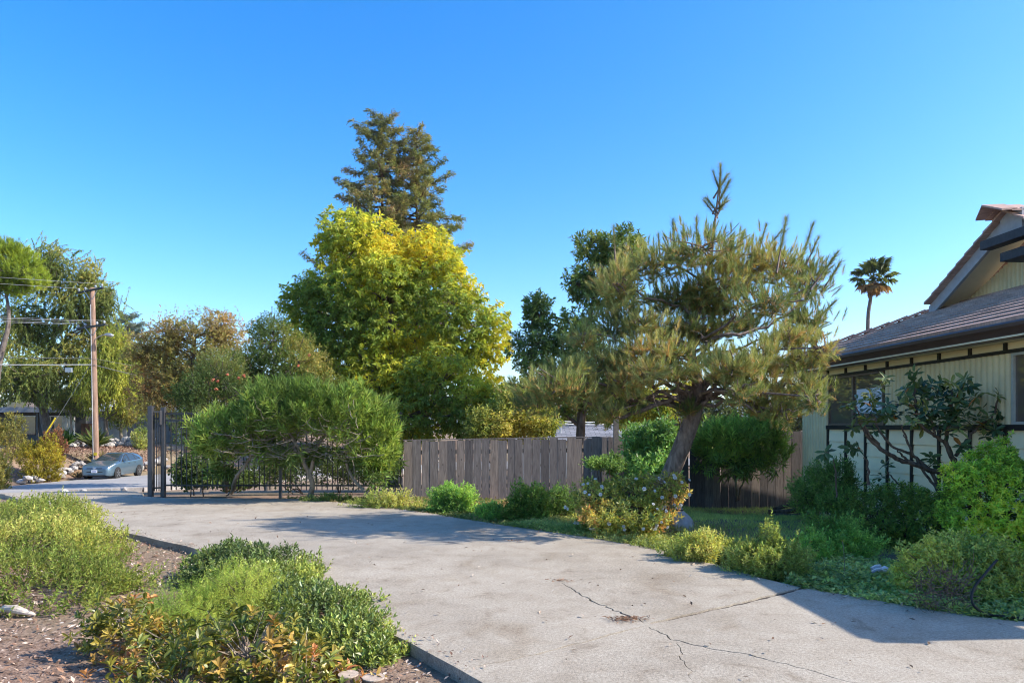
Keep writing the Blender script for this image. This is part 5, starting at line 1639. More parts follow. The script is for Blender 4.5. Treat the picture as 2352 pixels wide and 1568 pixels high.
# ---- the bush with white flowers
lobs = [lobe(1315, 1095, 1450, 1215, 10.1), lobe(1400, 1085, 1530, 1220, 10.0), lobe(1330, 1140, 1540, 1225, 9.7), lobe(1500, 1085, 1580, 1160, 9.9)]
gb_ = shrub('gardenia_bush', 'bush with white flowers and yellowing leaves below the pine', lobs, 1500, 8, 0.062, 0.026, [(0, (0.05, 0.08, 0.02)), (0.45, (0.13, 0.16, 0.03)), (0.8, (0.26, 0.25, 0.05)), (1, (0.38, 0.2, 0.06))], base=(*P(1440, 0, 10)[:2], -0.08), mat='leaf_gloss', zmin=-0.08, slen=0.09, ang=(70, 35), axis=(0.8, 0.55, 0.3), shell=0.65, ps=2.5, stems=10, tw=160)
wdm = MB()
for _ in range(60):
    s = P(rng.uniform(1505, 1560), rng.uniform(1105, 1150), 9.85); en = s + np.array([rng.normal(0, .12), rng.normal(0, .08), rng.uniform(0.05, .22)])
    wdm.tube(wob(bez(s, (s + en) / 2 + rng.normal(0, .03, 3), en, 5), 0.012), np.linspace(0.007, 0.003, 5), 3, cap=False)
wdm.build('bare_twigs', M['bark_pale'], gb_)['kind'] = 'stuff'
fl_me = None
tp, o = sample(lobs, 600, 0.97, 0.05, 0.9)
vis = (o[:, 1] < -0.1) & (tp[:, 1] < 10.1)
tp, o = tp[vis][:46], o[vis][:46]
for i in range(len(tp)):
    if fl_me is None:
        mb = MB(); a_ = np.arange(7) * 0.9
        put_leaves(mb, np.zeros((7, 3)), np.stack([np.cos(a_), np.sin(a_), np.full(7, 0.5)], 1), np.tile(UP, (7, 1)), 0.038, 0.034, np.full((7, 3), 0.72), 'oval', curl=0.3)
        a_ = a_ + 0.4
        put_leaves(mb, np.zeros((7, 3)), nrm(np.stack([np.cos(a_), np.sin(a_), np.full(7, 1.6)], 1)), np.tile(UP, (7, 1)), 0.028, 0.026, np.full((7, 3), 0.75), 'oval', curl=-0.2)
        ob = mb.build('flower', M['petal']); fl_me = ob.data; bpy.data.objects.remove(ob)
    dr = Vector(nrm(o[i] + np.array([0, -0.7, 0.3])))
    mt = Matrix.Translation(Vector(tp[i] + o[i] * 0.04 - np.array(gb_.location))) @ dr.to_track_quat('Z', 'Y').to_matrix().to_4x4() @ Matrix.Scale(rng.uniform(0.5, 0.85), 4)
    shared('flower', fl_me, gb_, None, mat4=mt)

# ---- right bed, near the house
bedshrub('sunlit yellow green low shrub nearest the white flowering bush', 1520, 1212, 1690, 1292, 1150, 0.04, PAL_LIT, deep=0.55, leaves=10, axis=(0.5, 0.9, 0.25))
bedshrub('longest sunlit yellow green low shrub on the drive edge', 1650, 1205, 1860, 1322, 1900, 0.04, PAL_LIT, deep=0.5, leaves=10, parts=4, axis=(0.5, 0.9, 0.25))
bedshrub('soft feathery green shrub behind the sunlit drive edge shrubs', 1800, 1178, 2015, 1300, 1700, 0.04, PAL_G1, d=7.9, leaves=11, deep=0.7)
shrub('juniper_bush', 'tall dark feathery bush at the corner of the house', [lobe(1812, 1075, 1920, 1180, 11.2), lobe(1860, 1050, 1975, 1170, 11.0), lobe(1880, 1110, 1985, 1190, 10.6)], 1700, 10, 0.05, 0.018, PAL_DARK, base=(*P(1890, 0, 11)[:2], -0.1), slen=0.14, ang=(55, 25), stems=6, tw=50)
shrub('azalea_bush', 'dark green rounded bush in front of the cream house panels', [lobe(1948, 1120, 2070, 1270, 8.9), lobe(2020, 1108, 2150, 1260, 8.9), lobe(2090, 1130, 2200, 1270, 8.6)], 1900, 8, 0.05, 0.02, [(0, (0.036, 0.072, 0.019)), (0.6, (0.09, 0.144, 0.03)), (1, (0.215, 0.272, 0.048))], base=(*P(2070, 0, 8.9)[:2], -0.08), zmin=-0.08, mat='leaf', slen=0.07, ang=(80, 40), shell=0.7)
shrub('pittosporum_bush', 'bright green rounded bush at the right edge against the house', [lobe(2165, 1040, 2320, 1270, 7.9, .7), lobe(2210, 1015, 2370, 1230, 7.9, .7), lobe(2260, 1060, 2420, 1290, 7.7, .7)], 2600, 9, 0.05, 0.02, [(0, (0.055, 0.106, 0.022)), (0.45, (0.122, 0.211, 0.033)), (0.8, (0.245, 0.353, 0.045)), (1, (0.392, 0.447, 0.059))], base=(*P(2290, 0, 7.8)[:2], -0.08), zmin=-0.08, slen=0.05, ang=(85, 45), shell=0.75, ps=2.2, axis=(0.9, 0.4, 0.3))
lr = shrub('spreading_bush', 'spreading grey green bush with bare brown hollow at lower right', [lobe(2055, 1240, 2200, 1380, 6.1, .7), lobe(2120, 1215, 2290, 1350, 6.3, .7), lobe(2220, 1240, 2355, 1400, 6.0, .7), lobe(2160, 1300, 2330, 1410, 5.9, .6)], 2100, 9, 0.042, 0.019, [(0, (0.072, 0.104, 0.03)), (0.5, (0.143, 0.192, 0.048)), (1, (0.305, 0.32, 0.082))], base=(*P(2200, 0, 6.1)[:2], -0.08), zmin=-0.08, slen=0.08, ang=(75, 40), shell=0.72, ps=2.5)
wdm = MB()
for _ in range(220):
    s = P(rng.uniform(2100, 2230), rng.uniform(1310, 1395), 5.55 + rng.normal(0, .07)); en = s + np.array([rng.normal(0, .07), rng.normal(0, .05), rng.normal(0.02, .06)])
    wdm.tube(wob(bez(s, (s + en) / 2 + rng.normal(0, .02, 3), en, 4), 0.006), np.linspace(0.004, 0.002, 4), 3, cap=False)
wdm.build('bare_twigs', M['bark_brown'], lr)['kind'] = 'stuff'

# ---- leggy rhododendron against the house wall
RD = 9.0
rp = lambda cx, cy, dd=0.0: P(1866.2 + cx * 0.238, 832.6 + cy * 0.238, RD + dd)
rho = empty('rhododendron', (*rp(1290, 1300)[:2], -0.1)); tag(rho, 'leggy rhododendron with bare brown stems against the house wall', 'shrub')
stems_ = [([(1300, 1500), (1290, 1300), (1280, 1090), (1130, 1030), (980, 980), (860, 940), (700, 860), (560, 740), (500, 640), (450, 540)], 0.045), ([(1262, 1320), (1150, 1060), (1000, 920), (900, 860), (760, 800), (640, 650), (600, 520)], 0.026),
          ([(1255, 1310), (1170, 1180), (1080, 1060), (950, 850), (900, 700), (860, 600)], 0.022), ([(1285, 1100), (1380, 1000), (1330, 880), (1290, 740), (1330, 560), (1340, 400), (1340, 260)], 0.036), ([(1380, 1000), (1300, 800), (1180, 700), (1050, 600), (1000, 450), (980, 250), (980, 130)], 0.028),
          ([(960, 860), (930, 780), (880, 690)], 0.015), ([(1160, 1345), (950, 1260), (820, 1160), (720, 1050)], 0.018), ([(1380, 900), (1480, 760), (1600, 620), (1750, 500), (1790, 320)], 0.024), ([(1600, 620), (1800, 600), (1900, 520)], 0.015), ([(540, 1180), (530, 960), (490, 920)], 0.02), ([(950, 970), (870, 900), (820, 850)], 0.02), ([(700, 870), (620, 760), (530, 660), (420, 420)], 0.018), ([(1180, 700), (1150, 560), (1080, 480)], 0.014), ([(230, 1300), (225, 1080), (200, 930)], 0.012), ([(560, 420), (560, 300)], 0.01), ([(1340, 400), (1460, 220)], 0.012), ([(1000, 450), (1150, 330), (1220, 260)], 0.012)]
for pts, r in stems_:
    dz = rng.normal(0, 0.12)
    tk_ = smooth_path([rp(*p, dz * i / len(pts)) for i, p in enumerate(pts)], 4 * len(pts))
    MB().tube(wob(tk_, 0.006), np.linspace(r, r * 0.42, len(tk_)), 7).build('stem', M['bark_brown'], rho, smooth=True)
ros = [(560, 280), (640, 220), (700, 140), (660, 310), (350, 390), (430, 350), (560, 420), (720, 400), (980, 90), (960, 170), (1020, 240), (900, 300), (980, 330), (1080, 300), (1000, 420), (900, 470), (1150, 200), (1220, 260), (1340, 180), (1460, 150), (1500, 220), (1780, 260), (1800, 310), (1180, 330), (1260, 330), (1350, 330), (1420, 360), (1200, 430), (1300, 450), (1080, 480), (1120, 560), (1200, 540), (1290, 560), (1400, 480), (1500, 430), (1640, 440), (1600, 520), (1700, 520), (1900, 500), (1880, 620), (1750, 560), (600, 640), (380, 620), (1300, 660), (1150, 900), (1140, 960), (1430, 800), (1700, 680), (1850, 740), (700, 980), (360, 820), (440, 820), (660, 1080), (470, 470), (620, 500), (780, 480), (840, 380), (1060, 180), (1160, 480), (1400, 270), (1560, 320), (1660, 600), (1940, 680), (120, 860), (880, 250), (940, 380), (1090, 400), (1140, 280), (1240, 180), (1290, 260), (1380, 420), (1460, 340), (1240, 480), (1020, 520), (960, 560), (1360, 540), (1480, 520), (1560, 600), (1800, 460), (1830, 560), (500, 360), (600, 350), (720, 500), (520, 540), (1250, 620), (1420, 620), (1940, 600), (1760, 640), (1080, 620)]
tips = np.array([rp(*r_, rng.normal(0, 0.22)) for r_ in ros])
ax_ = nrm(UP * 0.8 + np.array([-0.15, -0.25, 0]) + rng.normal(0, 0.4, (len(tips), 3)))
pos, d, nn, sh, t = whorl(tips, ax_, 10, 0.05, 100, 62, 0.12, 0.25)
f = rng.random(len(tips)); col = pick([(0, (0.02, 0.042, 0.016)), (0.5, (0.035, 0.062, 0.022)), (0.8, (0.07, 0.085, 0.022)), (1, (0.14, 0.13, 0.03))], f)[sh] * 2.1 * rng.uniform(0.7, 1.35, (len(sh), 1))
od = rng.random(len(sh)) < 0.03; col[od] = (0.4, 0.15, 0.03)
split_leaves(rho, 'leaf', pos, d, nn, 0.145 * rng.uniform(0.7, 1.15, len(pos)), 0.05, col, 280, M['leaf_gloss'])

# ---- ground cover and lawn
def in_poly(poly, n):
    poly = np.array(poly); lo, hi = poly.min(0), poly.max(0); out = []
    tot = 0
    while tot < n:
        p = rng.uniform(lo, hi, (n * 2, 2)); p = p[inside(p[:, 0], p[:, 1], poly)]; out.append(p); tot += len(p)
    return np.concatenate(out)[:n]


def carpet(name, label, poly, n, leaves, L, w, pal, hgt=0.06, mat='leaf', ang=(85, 60), kind='dia', bumpy=0.05, **kw):
    p = in_poly(poly, n)
    z = H(p[:, 0], p[:, 1]) - 0.06 + hgt * rng.random(n) + bumpy * patch(np.c_[p, np.zeros(n)], 3.0)
    mb = MB()
    foliage(mb, None, 0, leaves, L, w, pal, slen=0.03, ang=ang, axis=(0, 1, 0.35), tips=(np.c_[p, z], np.tile(UP, (n, 1))), ps=2.0, kind=kind, **kw)
    o = mb.build(name, M[mat]); tag(o, label, None, None, 'stuff'); return o


g2 = lambda u, v: G(u, v)[:2]
carpet('ground_cover', 'low leafy ground cover along the middle of the drive edge', [g2(1140, 1204), g2(1250, 1219), g2(1400, 1242), g2(1560, 1274), g2(1640, 1296), g2(1640, 1250), g2(1500, 1215), g2(1330, 1190), g2(1180, 1182)], 5600, 5, 0.045, 0.02, [(0, (0.07, 0.1, 0.03)), (0.5, (0.14, 0.18, 0.05)), (1, (0.25, 0.27, 0.1))], 0.07)
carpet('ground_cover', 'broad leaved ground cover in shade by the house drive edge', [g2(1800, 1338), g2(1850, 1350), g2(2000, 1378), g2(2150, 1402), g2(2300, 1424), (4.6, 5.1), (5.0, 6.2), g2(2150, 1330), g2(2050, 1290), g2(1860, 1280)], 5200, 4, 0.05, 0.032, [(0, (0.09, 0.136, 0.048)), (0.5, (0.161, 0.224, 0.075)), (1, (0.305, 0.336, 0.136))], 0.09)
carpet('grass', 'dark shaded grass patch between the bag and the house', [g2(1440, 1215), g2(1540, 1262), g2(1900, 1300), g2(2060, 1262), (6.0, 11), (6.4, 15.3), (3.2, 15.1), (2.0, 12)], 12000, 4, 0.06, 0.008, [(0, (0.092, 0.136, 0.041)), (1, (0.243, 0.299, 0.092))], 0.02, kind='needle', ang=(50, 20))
carpet('ground_cover', 'sparse weeds and dry leaves under the board fence shrubs', [g2(700, 1146), g2(900, 1167), g2(1140, 1204), (1.6, 11.5), (1.6, 14.3), (-5, 14.6)], 7500, 5, 0.05, 0.022, [(0, (0.05, 0.075, 0.025)), (0.6, (0.1, 0.13, 0.04)), (1, (0.25, 0.18, 0.1))], 0.05)

# ================================================================ left foreground planting
PAL_A = [(0, (0.06, 0.085, 0.022)), (0.4, (0.11, 0.145, 0.03)), (0.75, (0.19, 0.21, 0.05)), (1, (0.26, 0.27, 0.08))]
El = lambda c, r: (np.array(c, float), np.array(r, float))
lobs = [El((-4.55, 6.35, 0.0), (1.0, 0.75, 0.38)), El((-5.6, 7.5, 0.05), (1.2, 1.1, 0.46)), El((-4.2, 6.6, -0.05), (0.5, 0.5, 0.26)), El((-6.5, 9.0, 0.05), (1.1, 1.2, 0.46)), El((-5.2, 8.0, 0.0), (0.6, 0.8, 0.32)), El((-5.5, 6.2, 0.0), (0.9, 0.6, 0.35)), El((-7.6, 10.6, 0.0), (1.1, 1.2, 0.4))]
shrub('spreading_shrub', 'wide low small leaved shrub at the left edge beside the drive', lobs, 6800, 11, 0.042, 0.0165, PAL_A, base=(-5, 7, -0.08), zmin=-0.09, slen=0.13, ang=(55, 25), axis=(0.55, 0.75, 0.4), shell=0.72, ps=1.6, bright=0.25, stems=20, tw=300, stem_r=0.009)
lobs = [El((-3.0, 7.2, 0.02), (0.42, 0.45, 0.25)), El((-2.65, 6.95, 0.02), (0.65, 0.55, 0.27)), El((-2.2, 6.15, 0.0), (0.6, 0.6, 0.24)), El((-1.65, 5.6, 0.0), (0.5, 0.55, 0.2)), El((-1.2, 5.05, -0.02), (0.36, 0.42, 0.16)), El((-0.95, 4.75, -0.04), (0.25, 0.3, 0.1))]
shrub('edging_shrub', 'dark green small leaved shrub trailing along the left drive edge', lobs, 3600, 11, 0.044, 0.02, [(0, (0.03, 0.05, 0.018)), (0.45, (0.06, 0.09, 0.025)), (0.8, (0.13, 0.17, 0.035)), (1, (0.2, 0.23, 0.05))], base=(-2.2, 6.2, -0.08), mat='leaf_gloss', zmin=-0.09, slen=0.1, ang=(60, 30), axis=(0.6, 0.7, 0.35), shell=0.7, ps=2.2, stems=14, tw=200, stem_r=0.008)
lobs = [El((-2.3, 5.75, 0.06), (0.5, 0.36, 0.31)), El((-2.75, 5.5, 0.02), (0.36, 0.32, 0.22)), El((-1.95, 5.5, 0.0), (0.36, 0.32, 0.26)), El((-2.5, 5.2, -0.02), (0.4, 0.25, 0.18))]
shrub('asparagus_fern', 'bright feathery green fern plant in the middle of the bed', lobs, 2600, 26, 0.019, 0.0042, [(0, (0.08, 0.13, 0.025)), (0.5, (0.14, 0.205, 0.04)), (1, (0.26, 0.3, 0.07))], base=(-2.35, 5.6, -0.08), cat='plant', zmin=-0.09, slen=0.16, ang=(60, 45), axis=(0.5, 0.8, 0.4), shell=0.5, ps=2.2, stems=8, tw=120, stem_r=0.006)
lobs = [El((-1.6, 4.15, 0.08), (0.5, 0.4, 0.34)), El((-2.2, 4.5, 0.02), (0.42, 0.32, 0.22)), El((-2.68, 4.75, 0.02), (0.3, 0.28, 0.3)), El((-1.2, 3.95, -0.02), (0.36, 0.3, 0.26)), El((-1.9, 3.9, -0.02), (0.5, 0.3, 0.22))]
aza = empty('azalea', (-1.8, 4.2, -0.08)); tag(aza, 'azalea with green and orange red leaves at the bottom foreground', 'shrub')
tp, o = sample(lobs, 560, 0.6, -0.05, 0.6)
ax_ = nrm(o * 0.55 + UP * 0.7 + rng.normal(0, 0.35, (len(tp), 3)))
pos, d, nn, sh, t = whorl(tp, ax_, 10, 0.05, 80, 35, 0.05, 0.25)
f = patch(tp, 2.6, 4) * 0.7 + rng.uniform(-0.15, 0.45, len(tp)) + 0.28 * np.clip((-tp[:, 0] - 2.1) / 0.5, 0, 1)
col = pick([(0, (0.06, 0.085, 0.016)), (0.4, (0.14, 0.155, 0.025)), (0.65, (0.27, 0.22, 0.04)), (0.88, (0.36, 0.19, 0.05)), (1, (0.42, 0.16, 0.06))], np.clip(f, 0, 1))[sh] * 1.25 * rng.uniform(0.65, 1.4, (len(sh), 1))
split_leaves(aza, 'leaf', pos, d, nn, 0.062 * rng.uniform(0.6, 1.25, len(pos)), 0.022, col, 290, M['leaf_gloss'], fold=0.2)
wdm = MB(); twigs(wdm, lobs, tp, 260, 0.0032)
for i in range(26):
    l = lobs[i % 5]; tg = l[0] + l[1] * rng.uniform(-.6, .6, 3); s = np.array([l[0][0] + rng.normal(0, .05), l[0][1] + rng.normal(0, .05), -0.1])
    wdm.tube(wob(bez(s, (s + tg) / 2 + rng.normal(0, .04, 3), tg, 6), 0.01), np.linspace(0.007, 0.003, 6), 4, cap=False)
wdm.build('twigs', M['bark_pale'], aza)['kind'] = 'stuff'

# ---- bushes across the street
for lab_, bx4, dd, pal, nn_ in (('tall mottled yellow green bush at the far left edge', (-40, 945, 62, 1090), 42, [(0, (0.07, 0.08, 0.022)), (0.5, (0.13, 0.13, 0.035)), (1, (0.2, 0.18, 0.05))], 900), ('rounded golden yellow bush left of the parked car', (45, 1000, 146, 1092), 40, [(0, (0.075, 0.078, 0.012)), (0.5, (0.14, 0.13, 0.016)), (1, (0.2, 0.172, 0.02))], 800), ('small yellow green bush low at the far left edge', (-30, 1035, 24, 1125), 34, [(0, (0.08, 0.09, 0.025)), (1, (0.2, 0.18, 0.05))], 400), ('rusty brown dry shrub behind the golden bush', (88, 985, 152, 1050), 43, [(0, (0.08, 0.042, 0.025)), (0.6, (0.14, 0.07, 0.038)), (1, (0.18, 0.11, 0.055))], 420), ('green shrub by the gate post across the street', (300, 975, 350, 1030), 49, PAL_LIT, 260)):
    u0, v0, u1, v1 = bx4
    shrub('roadside_bush', lab_, [lobe(u0, v0 + 8, (u0 + u1) / 2 + 12, v1 + 10, dd), lobe((u0 + u1) / 2 - 14, v0, u1, v1 + 10, dd), lobe(u0 + 15, v0 + 25, u1 - 15, v1 + 12, dd - .5)], nn_, 9, 0.15, 0.065, pal, base=(*P((u0 + u1) / 2, 0, dd)[:2], hz(*P((u0 + u1) / 2, 0, dd)[:2]) - .1), slen=0.3, ang=(55, 25), axis=(0.5, 0.8, 0.3), ps=0.9)


def spiky(label, u, v, d, n, L, pal, wdt=0.05):
    b_ = P(u, v, d); b_[2] = hz(b_[0], b_[1])
    e = empty('spiky_plant', b_); tag(e, label, 'plant')
    mb = MB(); a_ = rng.uniform(0, 6.28, n); el = rng.uniform(0.45, 1.45, n)
    dr = np.stack([np.cos(a_) * np.cos(el), np.sin(a_) * np.cos(el), np.sin(el)], 1)
    put_leaves(mb, b_ + rng.normal(0, 0.08, (n, 3)) * (1, 1, 0.2), dr, np.tile(UP, (n, 1)) + rng.normal(0, .3, (n, 3)), L * rng.uniform(0.6, 1.1, n), wdt, pick(pal, rng.random(n)), 'dia', curl=0.12)
    mb.build('leaves', M['leaf'], e)


spiky('spiky green yucca on the bank behind the pole', 218, 1020, 47, 90, 1.5, PAL_LIT, 0.07)
spiky('dark spiky plant before the pale board screen', 148, 1015, 48, 60, 1.5, PAL_G1, 0.08)
spiky('dry pale grass tuft beside the pole behind the car', 232, 1050, 44.5, 160, 1.1, [(0, (0.2, 0.17, 0.07)), (1, (0.4, 0.33, 0.16))], 0.03)
spiky('dry grass tuft beside the front of the car', 180, 1090, 41.5, 80, 0.55, [(0, (0.3, 0.2, 0.1)), (1, (0.45, 0.33, 0.18))], 0.02)
# ================================================================ small things
def litter(name, label, pts, L, pal, kind=None, flat=0.25, wr=0.45):
    n = len(pts)
    a_ = rng.uniform(0, 6.28, n)
    d = nrm(np.stack([np.cos(a_), np.sin(a_), rng.normal(0, flat, n)], 1))
    nn = nrm(np.stack([rng.normal(0, flat, n), rng.normal(0, flat, n), np.ones(n)], 1))
    mb = MB()
    Ls = L * rng.uniform(0.5, 1.4, n)
    put_leaves(mb, pts, d, nn, Ls, Ls * wr, pick(pal, rng.random(n)), 'dia', fold=0.25, curl=-0.12)
    o = mb.build(name, M['litter']); tag(o, label, None, None, 'stuff'); return o


MULCH = [(0, (0.09, 0.05, 0.035)), (0.4, (0.2, 0.125, 0.09)), (0.75, (0.34, 0.24, 0.18)), (1, (0.55, 0.46, 0.38))]
p = in_poly([(-0.4, 4.2), (-1.0, 5.0), (-2.3, 6.6), (-4.2, 8.7), (-7.5, 11.4), (-9, 12), (-9, 9), (-5.4, 5.2), (-3.2, 3.0), (0.1, 3.2)], 15000)
litter('mulch', 'brown bark mulch and dead leaves over the left bed', np.c_[p, H(p[:, 0], p[:, 1]) - 0.083 + 0.012 * rng.random(len(p))], 0.032, MULCH)
p = in_poly([(-0.4, 4.2), (-1.0, 5.0), (-2.3, 6.6), (-4.2, 8.7), (-7.5, 11.4), (-5.4, 5.2), (-3.2, 3.0), (0.1, 3.2)], 2300)
litter('fallen_leaves', 'larger dry curled leaves lying on the left bed', np.c_[p, np.full(len(p), -0.066)], 0.045, [(0, (0.2, 0.1, 0.06)), (0.6, (0.38, 0.24, 0.16)), (1, (0.62, 0.52, 0.42))], flat=0.4)
p = in_poly(outline[(outline[:, 1] < 15.5)], 620)
p = p[p[:, 1] > 3.3]
litter('fallen_leaves', 'scattered dry leaves on the concrete driveway', np.c_[p, np.full(len(p), 0.014)], 0.04, [(0, (0.06, 0.04, 0.03)), (0.6, (0.25, 0.15, 0.09)), (1, (0.6, 0.52, 0.42))], flat=0.3)
for lab_, (cu_, cv_), n_, sx, sy in (('clump of brown pine needles caught at the driveway crack', (1440, 1423), 170, 0.085, 0.03), ('thin drift of brown pine needles at the crack end', (1285, 1335), 45, 0.07, 0.04), ('small drift of brown needles further up the driveway', (1185, 1243), 40, 0.07, 0.03)):
    c_ = G(cu_, cv_)
    q_ = np.c_[c_[0] + rng.normal(0, sx, n_), c_[1] + rng.normal(0, sy, n_), 0.006 + 0.012 * rng.random(n_)]
    litter('pine_needles', lab_, q_, 0.05, [(0, (0.16, 0.08, 0.045)), (1, (0.42, 0.24, 0.14))], flat=0.15, wr=0.07)
# leaf edge along the drive margins
ed = outline[(outline[:, 1] < 15) & (outline[:, 1] > 4.2) & (outline[:, 0] < 4.5)]
k_ = rng.integers(0, len(ed), 2400)
q_ = ed[k_] + rng.normal(0, 0.1, (2400, 2))
ins = inside(q_[:, 0], q_[:, 1], outline)
litter('fallen_leaves', 'dry leaves and grit gathered along the driveway edges', np.c_[q_, np.where(ins, 0.012, -0.06)], 0.03, MULCH, flat=0.3)
far_c = in_poly([P(30, 0, 42)[:2], P(330, 0, 45.5)[:2], P(420, 0, 50)[:2], P(300, 0, 50)[:2], P(150, 0, 49)[:2], P(20, 0, 47)[:2]], 9000)
litter('mulch', 'red brown bark mulch over the bank behind the parked car', np.c_[far_c, H(far_c[:, 0], far_c[:, 1]) - 0.05 + 0.03 * rng.random(9000)], 0.13, [(0, (0.12, 0.06, 0.04)), (0.5, (0.28, 0.165, 0.12)), (1, (0.45, 0.31, 0.24))], flat=0.4)

# two log rounds edging the bed, foreground
M['log_cut'] = plain('log_cut', (0.42, 0.33, 0.25), 0.85, var=0.3, scale=30, bmp=0.3)
for lab_, (u_, v_), r in (('farther of two sawn log rounds at the bottom edge', (800, 1546), 0.062), ('nearer of two sawn log rounds at the bottom edge', (858, 1553), 0.068)):
    c_ = P(u_, v_, 3.98)
    a_ = np.linspace(0, 2 * math.pi, 18, endpoint=False); rr_ = r * (1 + rng.normal(0, 0.03, 18))
    lg = empty('log_round', (c_[0], c_[1], -0.1)); tag(lg, lab_, 'log', 'log rounds edging the bed')
    MB().tube([(c_[0], c_[1], -0.1), (c_[0], c_[1], c_[2] - 0.006)], r, 18, cap=False).build('bark', M['bark_brown'], lg, smooth=True)
    MB().tube([(c_[0], c_[1], c_[2] - 0.02), (c_[0], c_[1], c_[2])], r * 0.96, 18).build('cut_face', M['log_cut'], lg)
c_ = G(28, 1410, -0.06)
wc = MB(); wc.tube(wob([c_ + (-0.16, 0.0, 0.01), c_ + (-0.08, 0.02, 0.035), c_ + (0.03, 0, 0.045), c_ + (0.12, -0.02, 0.03), c_ + (0.2, -0.01, 0.0)], 0.008), [0.012, 0.03, 0.036, 0.026, 0.01], 10)
tag(wc.build('driftwood_chunk', plain('bleached_wood', (0.5, 0.42, 0.34), 0.9, var=0.3, scale=18, bmp=0.5), origin=c_), 'bleached pale wood chunk lying at the left edge', 'wood')

# slumped grey bag by the pine
c_ = G(1566, 1208)
a_ = np.linspace(0, 2 * math.pi, 20, endpoint=False)
prof = [(0.0, 0.165), (0.06, 0.185), (0.14, 0.17), (0.2, 0.13), (0.25, 0.085), (0.285, 0.05), (0.31, 0.045), (0.33, 0.06)]
bv = []
for i, (z_, r_) in enumerate(prof):
    fold_ = 1 + 0.09 * np.sin(a_ * 5 + i * 0.35) + 0.05 * np.sin(a_ * 9 + 1)
    bv.append(np.c_[c_[0] + r_ * fold_ * np.cos(a_) - 0.12 * z_, c_[1] + 0.75 * r_ * fold_ * np.sin(a_), np.full(20, z_ - 0.05)])
bv = np.concatenate(bv)
bq = [(i * 20 + j, i * 20 + (j + 1) % 20, (i + 1) * 20 + (j + 1) % 20, (i + 1) * 20 + j) for i in range(len(prof) - 1) for j in range(20)]
bag = empty('grey_sack', (c_[0], c_[1], -0.05)); tag(bag, 'slumped grey plastic sack beside the white flowering bush', 'sack')
MB().add(bv, bq).build('bag', plain('grey_plastic', (0.34, 0.36, 0.39), 0.35, var=0.3, scale=7, bmp=0.2), bag, smooth=True)
MB().tube([(c_[0] - 0.037 + 0.058 * math.cos(t_), c_[1] + 0.045 * math.sin(t_), 0.245) for t_ in np.linspace(0, 6.28, 13)], 0.008, 5, cap=False).build('tie', M['trim_black'], bag)

# hose, stepping stones, glove, log pile, dandelion
hp_ = [P(2290, 1285, 5.5), P(2262, 1318, 5.45), P(2236, 1352, 5.42), P(2234, 1385, 5.38), G(2262, 1408, 0.02), G(2290, 1412, 0.02), G(2330, 1417, 0.02), G(2420, 1424, 0.02)]
tag(MB().tube(smooth_path(hp_, 30), 0.01, 8).build('garden_hose', M['rubber'], smooth=True, origin=hp_[4]), 'black garden hose lying at the drive edge, lower right', 'hose')
M['slate'] = plain('slate', (0.33, 0.36, 0.4), 0.7, var=0.25, scale=9, bmp=0.2)
for lab_, (u_, v_), s_ in (('pale flat stepping stone behind the garden hose', (2345, 1407), 0.17), ('upper bluish stepping slab at the right edge', (2362, 1338), 0.14), ('lower bluish stepping slab at the right edge', (2364, 1362), 0.15)):
    c_ = G(u_, v_, 0.0)
    mb = MB(); an = np.linspace(0, 6.28, 9)[:-1]; rr_ = s_ * rng.uniform(0.85, 1.15, 8)
    top = np.c_[c_[0] + rr_ * np.cos(an), c_[1] + 0.7 * rr_ * np.sin(an), np.full(8, 0.0)]; bot = top - (0, 0, 0.07)
    mb.add(np.vstack([top, bot, [[c_[0], c_[1], 0.004]]]), [(i, i + 8, (i + 1) % 8 + 8, (i + 1) % 8) for i in range(8)]); mb.t.append(np.array([(i, (i + 1) % 8, 16) for i in range(8)]))
    tag(mb.build('stepping_stone', M['slate'], origin=c_), lab_, 'stepping stone', 'stepping stones at the right edge')
c_ = G(2012, 1318, 0.06)
gl = empty('work_glove', c_); tag(gl, 'pale striped work glove dropped on the ground cover', 'glove')
for k in range(4):
    s = c_ + np.array([-0.05 + 0.004 * k, -0.02 + 0.016 * k, 0.02 + 0.012 * k]); MB().tube([s, s + (0.05, 0.004, 0.022), s + (0.09, 0.0, 0.028), s + (0.105, 0, 0.02)], [0.006, 0.009, 0.009, 0.004], 6).build('finger', M['white_paint'] if k % 2 else M['slate'], gl, smooth=True)
MB().tube([c_ + (0.03, 0.01, 0.035), c_ + (0.09, 0.01, 0.05), c_ + (0.12, 0.01, 0.04)], [0.02, 0.032, 0.026], 8).build('cuff', M['white_paint'], gl, smooth=True)
for lab_, a_, b_, r_ in (('upper weathered branch on the log heap by the fence', P(1775, 1168, 14.2), P(1828, 1158, 14.1), 0.035), ('middle dark log on the heap by the fence', P(1765, 1176, 14.0), P(1830, 1170, 13.9), 0.05), ('lowest fat log on the heap by the fence', P(1770, 1184, 13.7), P(1838, 1184, 13.6), 0.06)):
    tag(MB().tube(wob(np.linspace(a_, b_, 6), 0.012), r_ * rng.uniform(0.8, 1.1, 6), 8).build('dead_log', M['bark_brown'], smooth=True, origin=a_), lab_, 'log', 'logs heaped by the fence')
c_ = P(1935, 1242, 6.8)
dn = empty('dandelion', (*c_[:2], -0.05)); tag(dn, 'single yellow flower on a thin stalk in the shaded bed', 'flower')
MB().tube(bez(c_ + (0.03, 0.02, -0.3), c_ + (0.02, 0, -0.1), c_, 6), 0.003, 4).build('stalk', M['bark_pale'], dn)
mb = MB(); an = np.linspace(0, 6.28, 12)[:-1]
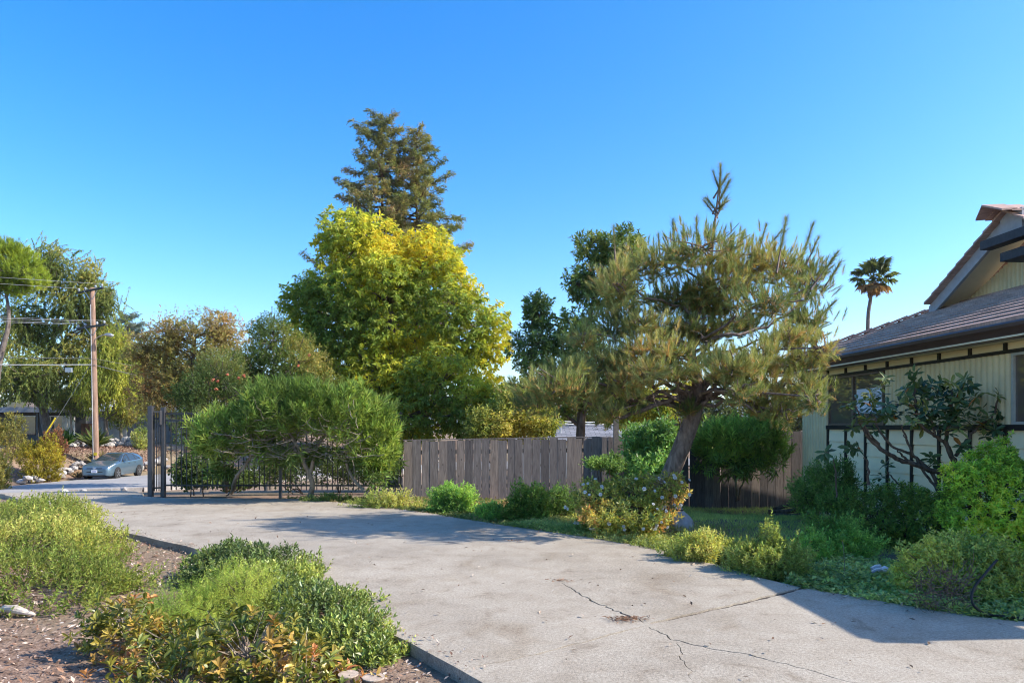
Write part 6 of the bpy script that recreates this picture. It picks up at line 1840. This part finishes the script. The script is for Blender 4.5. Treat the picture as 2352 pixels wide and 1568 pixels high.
put_leaves(mb, np.tile(c_, (11, 1)), nrm(np.stack([np.cos(an), np.sin(an), np.full(11, .35)], 1)), np.tile(UP, (11, 1)), 0.022, 0.009, np.tile((0.7, 0.45, 0.02), (11, 1))); mb.build('petals', M['petal'], dn)

# ================================================================ far hills
m, nt, b = new_mat('far_woods')
v = coords(nt, world=True); f1 = noise(nt, v, 0.012, 8, 0.7)
nt.links.new(ramp(nt, f1, [(0.35, (0.03, 0.045, 0.03)), (0.65, (0.06, 0.075, 0.045))]), b.inputs['Base Color']); b.inputs['Roughness'].default_value = 1.0
bump(nt, b, f1, 1.0, 30.0)
M['far_woods'] = m
xs = np.linspace(-2200, 3600, 120); ys = np.linspace(2400, 3600, 16)
XX, YY = np.meshgrid(xs, ys)
crest = 165 + 40 * np.sin(xs / 420 + 1.0) + 24 * np.sin(xs / 170) + 10 * np.sin(xs / 60)
crest = crest * np.clip(1.1 - ((xs - 900) / 3000) ** 2, 0.2, 1)
tt = np.linspace(0, 1, 16)[:, None]
ZZ = crest[None] * np.sin(np.clip(tt * 1.2, 0, 1) * math.pi / 2) + 9 * np.sin(XX / 45 + YY / 60) * np.sin(YY / 80) - 6
ii_ = np.arange(XX.size).reshape(XX.shape)
hl = MB().add(np.stack([XX, YY, ZZ], -1).reshape(-1, 3), np.stack([ii_[:-1, :-1], ii_[:-1, 1:], ii_[1:, 1:], ii_[1:, :-1]], -1).reshape(-1, 4)).build('hills', M['far_woods'], smooth=True)
tag(hl, 'wooded hills far beyond the house', None, None, 'structure')

# ---------------------------------------------------------------- the air
hm = bpy.data.materials.new('haze'); hm.use_nodes = True
hn = hm.node_tree; hn.nodes.clear()
ho = hn.nodes.new('ShaderNodeOutputMaterial'); pv = hn.nodes.new('ShaderNodeVolumePrincipled')
pv.inputs['Color'].default_value = (0.8, 0.88, 1.0, 1); pv.inputs['Density'].default_value = 0.00009; pv.inputs['Anisotropy'].default_value = 0.2
hn.links.new(pv.outputs[0], ho.inputs['Volume'])
hz_o = MB().box((-4300, -310, -12), (4300, 4300, 260)).build('haze', hm)
tag(hz_o, 'thin blue haze in front of the far hills', None, None, 'stuff')
